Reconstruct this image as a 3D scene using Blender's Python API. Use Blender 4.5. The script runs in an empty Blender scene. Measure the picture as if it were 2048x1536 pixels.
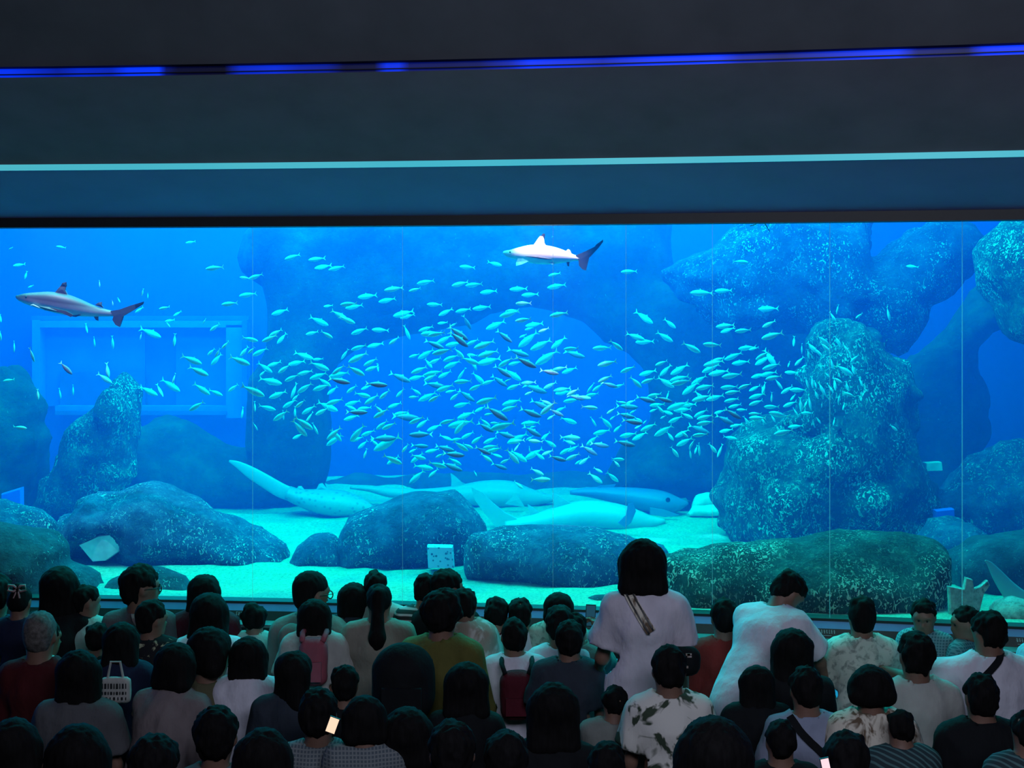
import bpy, math, random
import numpy as np
from mathutils import Vector, Matrix
from mathutils.bvhtree import BVHTree

random.seed(7)
rng = np.random.default_rng(7)
scn = bpy.context.scene
C = scn.collection
F_PX = 2900.0
CAM_Z = 2.95
HORIZON = 613.0

# ------------------------------------------------------------ camera, world, lights, exposure
cam_d = bpy.data.cameras.new('camera')
cam = bpy.data.objects.new('camera', cam_d)
C.objects.link(cam)
cam.location = (0, 0, CAM_Z)
cam.rotation_euler = (math.pi / 2, 0, 0)
cam_d.sensor_width = 36.0
cam_d.lens = 36.0 * F_PX / 2048.0
cam_d.shift_y = (HORIZON - 768.0) / 2048.0
cam_d.clip_end = 100
scn.camera = cam

world = bpy.data.worlds.new('world')
scn.world = world
world.use_nodes = True
world.node_tree.nodes['Background'].inputs[0].default_value = (0.35, 0.5, 0.9, 1)
world.node_tree.nodes['Background'].inputs[1].default_value = 0.002

scn.view_settings.view_transform = 'Standard'
scn.view_settings.look = 'None'
scn.view_settings.gamma = 1.0
scn.view_settings.use_curve_mapping = False
scn.view_settings.exposure = 0.0
cy = scn.cycles
cy.max_bounces = 6
cy.diffuse_bounces = 2
cy.glossy_bounces = 2
cy.transmission_bounces = 2
cy.volume_bounces = 1
cy.transparent_max_bounces = 10
cy.use_denoising = True
cy.sample_clamp_indirect = 6.0
cy.caustics_reflective = False
cy.caustics_refractive = False


def area_light(name, loc, size, power, color, rot=(0, 0, 0), size_y=None, spread=math.pi):
    d = bpy.data.lights.new(name, 'AREA')
    d.energy = power
    d.color = color
    d.size = size
    if size_y:
        d.shape = 'RECTANGLE'
        d.size_y = size_y
    d.spread = spread
    o = bpy.data.objects.new(name, d)
    C.objects.link(o)
    o.location = loc
    o.rotation_euler = rot
    return o


def spot_light(name, loc, target, power, color, angle, blend=0.4, radius=0.05):
    d = bpy.data.lights.new(name, 'SPOT')
    d.energy = power
    d.color = color
    d.spot_size = math.radians(angle)
    d.spot_blend = blend
    d.shadow_soft_size = radius
    o = bpy.data.objects.new(name, d)
    C.objects.link(o)
    o.location = loc
    v = Vector(target) - Vector(loc)
    o.rotation_euler = v.to_track_quat('-Z', 'Y').to_euler()
    return o


# lamps hanging over the open top of the tank
TANK = (0.06, 0.95, 1.0)
area_light('tank_lamp_front', (-0.6, 10.6, 5.6), 9.0, 900, TANK, size_y=2.0)
area_light('tank_lamp_back', (-0.8, 14.6, 5.6), 9.0, 900, (0.03, 0.8, 1.0), size_y=3.0)
# pink spots added to redden the sharks, then two narrow beam spots
spot_light('added_shark_fill', (0.1, 9.35, 5.2), (0.27, 10.1, 3.32), 1900, (1.0, 0.26, 0.40), 15)
spot_light('added_shark_fill_far', (-3.3, 9.3, 5.4), (-3.05, 10.25, 3.0), 800, (1.0, 0.20, 0.36), 20)
spot_light('beam_spot_a', (0.55, 11.0, 5.4), (0.95, 11.6, 2.4), 1600, (0.9, 0.55, 1.0), 4, 0.8)
spot_light('beam_spot_b', (0.85, 11.2, 5.4), (1.45, 11.8, 2.2), 1600, (0.9, 0.55, 1.0), 4, 0.8)
# dim house light of the viewing hall, over and behind the audience
area_light('hall_house_light', (0.8, 1.5, 4.8), 4.0, 140, (0.74, 0.80, 1.0), rot=(math.radians(38), 0, 0), size_y=1.5)


# ------------------------------------------------------------ mapping photo pixels to the place
def P(x, y, D):
    return Vector(((x - 1024.0) * D / F_PX, D, CAM_Z - (y - HORIZON) * D / F_PX))


def glass_y(X):
    return 9.17 - 0.141 * X - 0.0135 * X * X


def glass_at_px(x):
    D = 9.1
    for _ in range(6):
        D = glass_y((x - 1024.0) * D / F_PX)
    return D


# ------------------------------------------------------------ helpers
def link(o, parent=None):
    C.objects.link(o)
    if parent:
        o.parent = parent
    return o


def mesh_obj(name, verts, faces, mat=None, parent=None, smooth=True):
    me = bpy.data.meshes.new(name)
    verts = np.asarray(verts, dtype=np.float64)
    if isinstance(faces, np.ndarray):
        n, k = faces.shape
        me.vertices.add(len(verts))
        me.vertices.foreach_set('co', verts.astype(np.float32).ravel())
        me.loops.add(n * k)
        me.loops.foreach_set('vertex_index', faces.astype(np.int32).ravel())
        me.polygons.add(n)
        me.polygons.foreach_set('loop_start', np.arange(0, n * k, k, dtype=np.int32))
        me.update(calc_edges=True)
        me.validate()
    else:
        me.from_pydata([tuple(v) for v in verts], [], faces)
        me.update()
    if smooth and len(me.polygons):
        me.polygons.foreach_set('use_smooth', np.ones(len(me.polygons), dtype=bool))
    if mat:
        me.materials.append(mat)
    o = bpy.data.objects.new(name, me)
    link(o, parent)
    return o


def tag(o, label, cat, group=None, kind=None):
    o['label'] = label
    o['category'] = cat
    if group:
        o['group'] = group
    if kind:
        o['kind'] = kind
    return o


def struct(o, kind='structure'):
    o['kind'] = kind
    return o


def empty(name, loc, rz=0.0):
    o = bpy.data.objects.new(name, None)
    C.objects.link(o)
    o.location = loc
    o.rotation_euler = (0, 0, rz)
    o.empty_display_size = 0.1
    return o


def strip(rows, flip=False):
    """rows: list of point lists of equal length -> quads between consecutive rows"""
    n = len(rows[0])
    v = [p for r in rows for p in r]
    f = []
    for i in range(len(rows) - 1):
        for j in range(n - 1):
            q = (i * n + j, i * n + j + 1, (i + 1) * n + j + 1, (i + 1) * n + j)
            f.append(q[::-1] if flip else q)
    return v, f


def box(c, s, rz=0.0):
    cx, cy_, cz = c
    sx, sy, sz = s[0] / 2, s[1] / 2, s[2] / 2
    v = []
    ca, sa = math.cos(rz), math.sin(rz)
    for z in (-sz, sz):
        for x, y in ((-sx, -sy), (sx, -sy), (sx, sy), (-sx, sy)):
            v.append((cx + x * ca - y * sa, cy_ + x * sa + y * ca, cz + z))
    f = [(0, 3, 2, 1), (4, 5, 6, 7), (0, 1, 5, 4), (1, 2, 6, 5), (2, 3, 7, 6), (3, 0, 4, 7)]
    return v, f


def merge(parts):
    V, Fc = [], []
    for v, f in parts:
        o = len(V)
        V += list(v)
        Fc += [tuple(i + o for i in q) for q in f]
    return V, Fc


def bar_along(xs, prof, dy=0.0):
    """a solid bar that follows the curved window; prof: closed list of (offset in y, z)"""
    rows = [[(x, glass_y(x) + dy + a, z) for x in xs] for a, z in prof]
    rows.append(rows[0])
    v, f = strip(rows)
    n, m = len(xs), len(prof)
    f.append(tuple(i * n for i in range(m)))
    f.append(tuple(i * n + n - 1 for i in range(m))[::-1])
    return v, f


# ------------------------------------------------------------ noise
def _hash(ix, iy, iz, seed):
    h = (ix.astype(np.int64) * 374761393 + iy.astype(np.int64) * 668265263 + iz.astype(np.int64) * 2147483647 + seed * 1274126177) & 0xffffffff
    h = ((h ^ (h >> 13)) * 1274126177) & 0xffffffff
    h = h ^ (h >> 16)
    return (h & 0xffff) / 32767.5 - 1.0


def vnoise(p, seed=0):
    i = np.floor(p)
    f = p - i
    f = f * f * (3 - 2 * f)
    ix, iy, iz = i[..., 0], i[..., 1], i[..., 2]
    r = 0
    for dx in (0, 1):
        wx = f[..., 0] if dx else 1 - f[..., 0]
        for dy in (0, 1):
            wy = f[..., 1] if dy else 1 - f[..., 1]
            for dz in (0, 1):
                wz = f[..., 2] if dz else 1 - f[..., 2]
                r = r + wx * wy * wz * _hash(ix + dx, iy + dy, iz + dz, seed)
    return r


def fbm(p, seed=0, octaves=4, ridged=False):
    a, s, r = 1.0, 0.0, 0
    for o in range(octaves):
        n = vnoise(p * (2.03 ** o) + 17.3 * o, seed + o)
        if ridged:
            n = 1 - 2 * np.abs(n)
        r = r + a * n
        s += a
        a *= 0.5
    return r / s


# ------------------------------------------------------------ signed distance grid + surface nets
class Grid:
    def __init__(self, lo, hi, h):
        self.h = h
        self.lo = np.array(lo, float)
        self.n = np.maximum(np.ceil((np.array(hi, float) - self.lo) / h).astype(int) + 1, 3)
        self.A = np.full(self.n, 1.0, dtype=np.float32)

    def sub(self, lo, hi):
        a = np.clip(np.floor((np.array(lo) - self.lo) / self.h).astype(int), 0, self.n)
        b = np.clip(np.ceil((np.array(hi) - self.lo) / self.h).astype(int) + 1, 0, self.n)
        if (b <= a).any():
            return None, None
        ax = [self.lo[i] + self.h * np.arange(a[i], b[i]) for i in range(3)]
        G = np.stack(np.meshgrid(*ax, indexing='ij'), -1)
        return (slice(a[0], b[0]), slice(a[1], b[1]), slice(a[2], b[2])), G

    def add(self, fn, lo, hi, k=0.03, op='u'):
        m = k + 2.5 * self.h
        sl, G = self.sub(np.array(lo) - m, np.array(hi) + m)
        if sl is None:
            return
        d = fn(G)
        a = self.A[sl]
        if op == 'u':
            if k > 0:
                hh = np.maximum(k - np.abs(a - d), 0) / k
                self.A[sl] = np.minimum(a, d) - hh * hh * k * 0.25
            else:
                self.A[sl] = np.minimum(a, d)
        elif op == 's':
            d = -d
            hh = np.maximum(k - np.abs(a - d), 0) / max(k, 1e-6)
            self.A[sl] = np.maximum(a, d) + hh * hh * k * 0.25
        elif op == 'i':
            self.A[sl] = np.maximum(a, d)

    def cone(self, a, b, ra, rb, k=0.03, op='u'):
        a = np.array(a, float)
        b = np.array(b, float)
        ba = b - a
        L = max(float(ba @ ba), 1e-9)

        def fn(G):
            pa = G - a
            t = np.clip((pa @ ba) / L, 0, 1)
            return np.linalg.norm(pa - t[..., None] * ba, axis=-1) - (ra + (rb - ra) * t)
        R = max(ra, rb)
        self.add(fn, np.minimum(a, b) - R, np.maximum(a, b) + R, k, op)

    def ell(self, c, r, M=None, k=0.03, op='u'):
        c = np.array(c, float)
        r = np.array(r, float)

        def fn(G):
            q = G - c
            if M is not None:
                q = q @ M
            k0 = np.linalg.norm(q / r, axis=-1)
            k1 = np.linalg.norm(q / (r * r), axis=-1)
            return k0 * (k0 - 1) / np.maximum(k1, 1e-6)
        R = r.max() if M is not None else r
        self.add(fn, c - R, c + R, k, op)

    def fcone(self, o, M, a, b, ra, rb, sx, k=0.03):
        """cone in frame M (columns: right, front, up) at o, widened by sx across"""
        o = np.array(o, float)
        a = np.array(a, float)
        b = np.array(b, float)
        s = np.array([1.0 / sx, 1, 1])
        a2, b2 = a * s, b * s
        ba = b2 - a2
        L = max(float(ba @ ba), 1e-9)

        def fn(G):
            q = ((G - o) @ M) * s
            pa = q - a2
            t = np.clip((pa @ ba) / L, 0, 1)
            return np.linalg.norm(pa - t[..., None] * ba, axis=-1) - (ra + (rb - ra) * t)
        R = max(ra, rb) * sx
        wa, wb = o + M @ a, o + M @ b
        self.add(fn, np.minimum(wa, wb) - R, np.maximum(wa, wb) + R, k)

    def mesh(self):
        A = self.A
        S = A < 0
        n = np.array(A.shape)
        c = np.zeros(n - 1, dtype=np.int8)
        for dx in (0, 1):
            for dy in (0, 1):
                for dz in (0, 1):
                    c += S[dx:n[0] - 1 + dx, dy:n[1] - 1 + dy, dz:n[2] - 1 + dz]
        act = (c > 0) & (c < 8)
        idx = np.full(act.shape, -1, dtype=np.int64)
        I = np.argwhere(act)
        idx[act] = np.arange(len(I))
        pos = np.zeros((len(I), 3))
        cnt = np.zeros(len(I))
        corners = [(x, y, z) for x in (0, 1) for y in (0, 1) for z in (0, 1)]
        val = {q: A[I[:, 0] + q[0], I[:, 1] + q[1], I[:, 2] + q[2]] for q in corners}
        for q in corners:
            for ax in range(3):
                if q[ax] == 0:
                    q2 = tuple(1 if i == ax else q[i] for i in range(3))
                    v0, v1 = val[q], val[q2]
                    m = (v0 < 0) != (v1 < 0)
                    den = np.where(m, v0 - v1, 1.0)
                    t = np.where(m, v0 / den, 0)
                    p = np.array(q, float)[None, :] + 0 * pos
                    p[:, ax] += t
                    pos += p * m[:, None]
                    cnt += m
        V = (I + pos / np.maximum(cnt, 1)[:, None]) * self.h + self.lo
        Fs = []
        for ax in range(3):
            o1, o2 = (ax + 1) % 3, (ax + 2) % 3
            sl0 = [slice(None)] * 3
            sl1 = [slice(None)] * 3
            sl0[ax] = slice(0, n[ax] - 1)
            sl1[ax] = slice(1, n[ax])
            cr = S[tuple(sl0)] != S[tuple(sl1)]
            E = np.argwhere(cr)
            E = E[(E[:, o1] > 0) & (E[:, o2] > 0) & (E[:, o1] < n[o1] - 1) & (E[:, o2] < n[o2] - 1)]
            ins = S[E[:, 0], E[:, 1], E[:, 2]]
            q = []
            for d1, d2 in ((-1, -1), (0, -1), (0, 0), (-1, 0)):
                X = E.copy()
                X[:, o1] += d1
                X[:, o2] += d2
                q.append(idx[X[:, 0], X[:, 1], X[:, 2]])
            q = np.stack(q, 1)
            q = np.where(ins[:, None], q, q[:, ::-1])
            Fs.append(q[(q >= 0).all(1)])
        return V, np.concatenate(Fs)


# ------------------------------------------------------------ materials
def nt(name):
    m = bpy.data.materials.new(name)
    m.use_nodes = True
    t = m.node_tree
    return m, t, t.nodes['Principled BSDF']


def N(t, kind, **kw):
    n = t.nodes.new(kind)
    for k_, v in kw.items():
        if k_.startswith('i_'):
            n.inputs[k_[2:].replace('_', ' ')].default_value = v
        else:
            setattr(n, k_, v)
    return n


def ramp(t, src, stops):
    r = t.nodes.new('ShaderNodeValToRGB')
    el = r.color_ramp.elements
    while len(el) > 1:
        el.remove(el[-1])
    el[0].position, el[0].color = stops[0][0], (*stops[0][1], 1)
    for p, c in stops[1:]:
        e = el.new(p)
        e.color = (*c, 1)
    t.links.new(src, r.inputs[0])
    return r


def noise_tex(t, scale, detail=4, rough=0.55, dist=0.0, stretch=None, coord='Object'):
    tc = t.nodes.new('ShaderNodeTexCoord')
    n = t.nodes.new('ShaderNodeTexNoise')
    n.inputs['Scale'].default_value = scale
    n.inputs['Detail'].default_value = detail
    n.inputs['Roughness'].default_value = rough
    n.inputs['Distortion'].default_value = dist
    if stretch:
        mp = t.nodes.new('ShaderNodeMapping')
        mp.inputs['Scale'].default_value = stretch
        t.links.new(tc.outputs[coord], mp.inputs[0])
        t.links.new(mp.outputs[0], n.inputs['Vector'])
    else:
        t.links.new(tc.outputs[coord], n.inputs['Vector'])
    return n


def bump(t, bsdf, src, strength=0.3, dist=0.01):
    b = t.nodes.new('ShaderNodeBump')
    b.inputs['Strength'].default_value = strength
    b.inputs['Distance'].default_value = dist
    t.links.new(src, b.inputs['Height'])
    t.links.new(b.outputs[0], bsdf.inputs['Normal'])


def plain(name, col, rough=0.6, scale=30, bstr=0.15, metal=0.0, var=0.15, bdist=0.004, stretch=None, spec=0.5):
    m, t, b = nt(name)
    n = noise_tex(t, scale, stretch=stretch)
    c = np.array(col)
    r = ramp(t, n.outputs[0], [(0.3, tuple(c * (1 - var))), (0.7, tuple(np.minimum(c * (1 + var), 1)))])
    t.links.new(r.outputs[0], b.inputs['Base Color'])
    b.inputs['Roughness'].default_value = rough
    b.inputs['Metallic'].default_value = metal
    b.inputs['Specular IOR Level'].default_value = spec
    if bstr:
        bump(t, b, n.outputs[0], bstr, bdist)
    return m


def emit(name, col, strength):
    m, t, b = nt(name)
    b.inputs['Base Color'].default_value = (*[c * 0.3 for c in col], 1)
    b.inputs['Emission Color'].default_value = (*col, 1)
    b.inputs['Emission Strength'].default_value = strength
    return m


def lin(r, g, b):
    return tuple((c / 255 / 12.92) if c / 255 <= 0.04045 else ((c / 255 + 0.055) / 1.055) ** 2.4 for c in (r, g, b))


# ------------------------------------------------------------ the hall
XS = [(-4.6 + i * 0.23) for i in range(41)]
GZ0, GZ1 = 1.046, 3.465
m_black = plain('black_rubber', (0.012, 0.014, 0.018), 0.5, 40, 0.05)
m_wall = plain('painted_plaster', (0.255, 0.150, 0.205), 0.85, 3.0, 0.1, var=0.12)
m_upper = plain('upper_plaster', (0.120, 0.122, 0.148), 0.85, 3.0, 0.1, var=0.12)
m_soffit = plain('soffit_paint', (0.36, 0.20, 0.46), 0.7, 2.0, 0.05, var=0.08)
m_floor = plain('dark_carpet', (0.03, 0.032, 0.045), 0.95, 60, 0.4)
m_sill = plain('grey_sill', (0.10, 0.28, 0.55), 0.35, 12, 0.05, var=0.06)
m_ledge = plain('polished_ledge', (0.16, 0.2, 0.22), 0.12, 10, 0.03, var=0.25)
m_kick = emit('backlit_blue_panel', (0.012, 0.33, 0.60), 0.85)

v, f = box((0, 4.2, -0.05), (12, 12.0, 0.1))
struct(mesh_obj('floor', v, f, m_floor, smooth=False))

# window wall under the glass: black label rail, ledge, fascia, recessed pale blue panel
struct(mesh_obj('trim_1', *bar_along(XS, [(-0.02, GZ0 - 0.012), (-0.02, GZ0 + 0.004), (0.10, GZ0 + 0.004), (0.10, GZ0 - 0.012)]), m_black, smooth=False))
struct(mesh_obj('trim_2', *bar_along(XS, [(-0.045, GZ0 - 0.052), (-0.022, GZ0 - 0.012), (0.10, GZ0 - 0.012), (0.10, GZ0 - 0.052)]), m_sill, smooth=False))
rail = struct(mesh_obj('trim_3', *bar_along(XS, [(-0.075, GZ0 - 0.105), (-0.045, GZ0 - 0.052), (0.10, GZ0 - 0.052), (0.10, GZ0 - 0.105)]), m_black, smooth=False))
struct(mesh_obj('trim_4', *bar_along(XS, [(-0.20, GZ0 - 0.125), (-0.20, GZ0 - 0.107), (0.10, GZ0 - 0.105), (0.10, GZ0 - 0.125)]), m_ledge, smooth=False))
struct(mesh_obj('trim_5', *bar_along(XS, [(-0.185, GZ0 - 0.255), (-0.185, GZ0 - 0.125), (0.10, GZ0 - 0.125), (0.10, GZ0 - 0.255)]), m_black, smooth=False))
struct(mesh_obj('wall_front', *bar_along(XS, [(-0.10, 0.0), (-0.10, GZ0 - 0.255), (0.10, GZ0 - 0.255), (0.10, 0.0)]), m_kick, smooth=False))
# small lettering plates on the black rail
m_text = plain('pale_lettering', (0.35, 0.38, 0.42), 0.6, 40, 0)


def rail_text(px, n_glyph, wpx, line=True):
    """a row of tiny unreadable square characters with a hairline below, printed on the black rail"""
    D = glass_at_px(px) - 0.06
    r_ = random.Random(px)
    w = wpx * D / F_PX
    gw = w / n_glyph
    X0 = (px - 1024) * D / F_PX - w / 2
    parts = []

    def rail_box(x0, x1, u0, u1):
        # u runs up the sloping rail face: 0 at its foot, 1 at its top
        V = []
        for lift in (0.0004, 0.0016):
            for x, u in ((x0, u0), (x1, u0), (x1, u1), (x0, u1)):
                V.append((x, glass_y(x) - 0.075 + 0.030 * u - lift, GZ0 - 0.105 + 0.053 * u + lift * 0.5))
        return V, [(0, 1, 2, 3)[::-1], (4, 5, 6, 7), (0, 1, 5, 4), (1, 2, 6, 5), (2, 3, 7, 6), (3, 0, 4, 7)]
    for g_ in range(n_glyph):
        x0 = X0 + g_ * gw
        a, b_ = x0 + gw * 0.12, x0 + gw * 0.86
        for k_ in range(3):
            u = 0.52 + 0.14 * k_ + r_.uniform(-0.02, 0.02)
            c_ = r_.uniform(0, 0.25) * gw
            parts.append(rail_box(a + c_, b_ - r_.uniform(0, 0.2) * gw, u, u + 0.05))
        for k_ in range(r_.choice((1, 2))):
            c_ = a + (b_ - a) * r_.uniform(0.1, 0.85)
            parts.append(rail_box(c_, c_ + gw * 0.09, 0.48, 0.86))
    if line:
        parts.append(rail_box(X0 + w * 0.08, X0 + w * 0.8, 0.26, 0.30))
    v, f = merge(parts)
    return mesh_obj('rail_lettering', v, f, m_text, rail, smooth=False)


rail_text(1649, 9, 44)
rail_text(2046, 5, 24)
rail_text(480, 4, 18, False)

# window: panes with bonded seams
m_glass, t, b = nt('acrylic_pane')
t.nodes.remove(b)
out = t.nodes['Material Output']
tr = N(t, 'ShaderNodeBsdfTransparent')
tr.inputs[0].default_value = (0.97, 0.985, 1.0, 1)
gl = N(t, 'ShaderNodeBsdfGlossy')
gl.inputs['Roughness'].default_value = 0.02
fr = N(t, 'ShaderNodeFresnel')
fr.inputs['IOR'].default_value = 1.2
mx = N(t, 'ShaderNodeMixShader')
t.links.new(fr.outputs[0], mx.inputs[0])
t.links.new(tr.outputs[0], mx.inputs[1])
t.links.new(gl.outputs[0], mx.inputs[2])
t.links.new(mx.outputs[0], out.inputs['Surface'])
m_seam, t, b = nt('bonded_seam')
b.inputs['Base Color'].default_value = (0.45, 0.85, 0.95, 1)
b.inputs['Roughness'].default_value = 0.3
b.inputs['Alpha'].default_value = 0.30
win = struct(empty('window_1', (0, glass_y(0), GZ0)))
win_off = Vector(win.location)


def local(v, off):
    return [(p[0] - off[0], p[1] - off[1], p[2] - off[2]) for p in v]


seams = [-4.6] + [(px - 1024) * glass_at_px(px) / F_PX for px in (505, 805, 1106, 1252, 1425, 1660, 1925)] + [4.6]
for a, b_ in zip(seams[:-1], seams[1:]):
    xs = list(np.linspace(a + 0.0012, b_ - 0.0012, max(3, int((b_ - a) / 0.25) + 2)))
    rows = [[(x, glass_y(x), z) for x in xs] for z in (GZ0, GZ1)]
    v, f = strip(rows)
    mesh_obj('pane', local(v, win_off), f, m_glass, win)
for a in seams[1:-1]:
    v, f = box((a, glass_y(a) + 0.006, (GZ0 + GZ1) / 2), (0.0026, 0.012, GZ1 - GZ0))
    mesh_obj('seam', local(v, win_off), f, m_seam, win, smooth=False)

# over the glass: black frame, sloping soffit, glowing cyan lip, bulkhead, blue LED slot, upper bulkhead
struct(mesh_obj('trim_6', *bar_along(XS, [(-0.03, GZ1), (-0.03, GZ1 + 0.062), (0.12, GZ1 + 0.062), (0.12, GZ1)]), m_black, smooth=False))


def zat(px_y, off):
    """height seen at picture centre row px_y at distance off before the glass"""
    D = 9.17 + off
    return CAM_Z - (px_y - HORIZON) * D / F_PX


LIP = -0.80
SLOT = -1.60
z_sof0 = GZ1 + 0.062
z_lip0, z_lip1 = zat(331, LIP), zat(319, LIP)
z_slot0, z_slot1 = zat(138, SLOT), zat(117, SLOT)
rows = [[(x, glass_y(x) + a, z) for x in XS] for a, z in ((0.12, z_sof0), (-0.03, z_sof0), (LIP + 0.015, z_lip0))]
v, f = strip(rows)
struct(mesh_obj('ceiling', v, f, m_soffit, smooth=False))
struct(mesh_obj('wall_bulkhead', *bar_along(XS, [(LIP, z_lip1), (SLOT, z_slot0), (SLOT + 0.35, z_slot0), (LIP + 0.02, z_lip1 + 0.02)]), m_wall, smooth=False))
m_glow_lip, t, b = nt('cyan_glowing_lip')
n = noise_tex(t, 0.6, 2)
r = ramp(t, n.outputs[0], [(0.3, (0.03, 0.46, 0.60)), (0.7, (0.10, 0.54, 0.64))])
t.links.new(r.outputs[0], b.inputs['Emission Color'])
b.inputs['Emission Strength'].default_value = 0.85
b.inputs['Base Color'].default_value = (0.05, 0.3, 0.35, 1)
o = mesh_obj('glowing_lip', *bar_along(XS, [(LIP, z_lip0), (LIP, z_lip1), (LIP + 0.02, z_lip1), (LIP + 0.02, z_lip0)]), m_glow_lip, smooth=False)  # bulkhead lip with a cyan glow from its own material
tag(o, 'long thin glowing cyan strip along the lower lip of the grey bulkhead', 'light strip')
# slot with blue LEDs that glow unevenly
m_slot, t, b = nt('blue_led_slot')
tc = N(t, 'ShaderNodeTexCoord')
sx = N(t, 'ShaderNodeSeparateXYZ')
t.links.new(tc.outputs['Object'], sx.inputs[0])
mr = N(t, 'ShaderNodeMapRange')
mr.inputs['From Min'].default_value = -2.75
mr.inputs['From Max'].default_value = 2.75
t.links.new(sx.outputs['X'], mr.inputs['Value'])
blu = (0.0, 0.035, 1.0)
st = []
for px, s in ((0, .8), (60, .5), (105, .3), (150, .5), (215, .4), (250, .9), (312, 1.0), (325, .12), (350, .02), (450, .01), (480, .45), (550, .6), (600, .35), (655, .25), (690, .03), (755, .03), (775, .7), (800, .7), (820, .1), (900, .08), (960, .1), (1020, .35), (1060, .9), (1150, .6), (1200, .4), (1300, .9), (1410, 1.0), (1460, .35), (1540, .15), (1600, .35), (1700, .8), (1745, .9), (1780, .15), (1870, .06), (1900, .8), (1950, 1.), (2048, 1.)):
    st.append((px / 2048, s))
# two ramps because one holds at most 32 stops
half = len(st) // 2
r1 = ramp(t, mr.outputs[0], [(p, tuple(c * s for c in blu)) for p, s in st[:half + 1]])
r2 = ramp(t, mr.outputs[0], [(p, tuple(c * s for c in blu)) for p, s in st[half:]])
mm = N(t, 'ShaderNodeMath', operation='GREATER_THAN')
mm.inputs[1].default_value = st[half][0]
t.links.new(mr.outputs[0], mm.inputs[0])
mc = N(t, 'ShaderNodeMix', data_type='RGBA')
t.links.new(mm.outputs[0], mc.inputs['Factor'])
t.links.new(r1.outputs[0], mc.inputs['A'])
t.links.new(r2.outputs[0], mc.inputs['B'])
t.links.new(mc.outputs['Result'], b.inputs['Emission Color'])
b.inputs['Emission Strength'].default_value = 1.1
b.inputs['Base Color'].default_value = (0.02, 0.02, 0.03, 1)
o = mesh_obj('slot_light', *bar_along(XS, [(SLOT + 0.05, z_slot0 - 0.01), (SLOT + 0.05, z_slot1 + 0.02), (SLOT + 0.08, z_slot1 + 0.02), (SLOT + 0.08, z_slot0 - 0.01)]), m_slot, smooth=False)
tag(o, 'blue LED strip glowing unevenly in the dark slot above the bulkhead', 'light strip')
struct(mesh_obj('trim_7', *bar_along(XS, [(SLOT + 0.02, z_slot0 + 0.018), (SLOT + 0.02, z_slot0 + 0.022), (SLOT + 0.04, z_slot0 + 0.022), (SLOT + 0.04, z_slot0 + 0.018)]), m_black, smooth=False))
Z_TOP = 5.3
struct(mesh_obj('wall_upper', *bar_along(XS, [(SLOT - 0.02, z_slot1), (SLOT - 1.1, Z_TOP), (SLOT + 0.35, Z_TOP), (SLOT + 0.35, z_slot1)]), m_upper, smooth=False))
v, f = box((0, 2.8, Z_TOP + 0.05), (12, 9.6, 0.1))
struct(mesh_obj('ceiling_hall', v, f, m_wall, smooth=False))
# ------------------------------------------------------------ the tank: shell, water, sand
m_tankwall = plain('blue_tank_wall', (0.02, 0.12, 0.85), 0.9, 1.2, 0.0, var=0.12)
YB = 16.5
v, f = box((0, YB + 0.1, 2.6), (17, 0.2, 6.0))
struct(mesh_obj('wall_back', v, f, m_tankwall, smooth=False))
v, f = box((-7.6, 12.8, 2.6), (0.2, 7.6, 6.0))
struct(mesh_obj('wall_left', v, f, m_tankwall, smooth=False))
v, f = box((7.6, 12.8, 2.6), (0.2, 7.6, 6.0))
struct(mesh_obj('wall_right', v, f, m_tankwall, smooth=False))

WZ = 4.3
fx = list(np.linspace(-7.5, 7.5, 31))
bot, top = [], []
for x in fx:
    yy = glass_y(max(min(x, 4.6), -4.6)) + 0.03
    bot.append((x, yy, 0.2))
    top.append((x, yy, WZ))
n = len(fx)
V = bot + top + [(-7.5, YB, 0.2), (7.5, YB, 0.2), (-7.5, YB, WZ), (7.5, YB, WZ)]
Fw = [(i, i + 1, n + i + 1, n + i) for i in range(n - 1)]
A0, A1, B0, B1 = 2 * n, 2 * n + 1, 2 * n + 2, 2 * n + 3

Fw.append(tuple(range(n - 1, -1, -1)) + (A0, A1))
Fw.append(tuple(range(n, 2 * n)) + (B1, B0))
Fw.append((0, n, B0, A0))
Fw.append((n - 1, A1, B1, 2 * n - 1))
Fw.append((A0, B0, B1, A1))
m_water = bpy.data.materials.new('tank_water')
m_water.use_nodes = True
t = m_water.node_tree
t.nodes.remove(t.nodes['Principled BSDF'])
va = N(t, 'ShaderNodeVolumeAbsorption')
va.inputs['Color'].default_value = (0.30, 0.975, 0.99, 1)
va.inputs['Density'].default_value = 0.9
vs = N(t, 'ShaderNodeVolumeScatter')
vs.inputs['Color'].default_value = (0.05, 0.17, 1.0, 1)
vs.inputs['Density'].default_value = 0.12
vs.inputs['Anisotropy'].default_value = 0.0
ad = N(t, 'ShaderNodeAddShader')
t.links.new(va.outputs[0], ad.inputs[0])
t.links.new(vs.outputs[0], ad.inputs[1])
t.links.new(ad.outputs[0], t.nodes['Material Output'].inputs['Volume'])
struct(mesh_obj('water', V, Fw, m_water, smooth=False))

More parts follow.
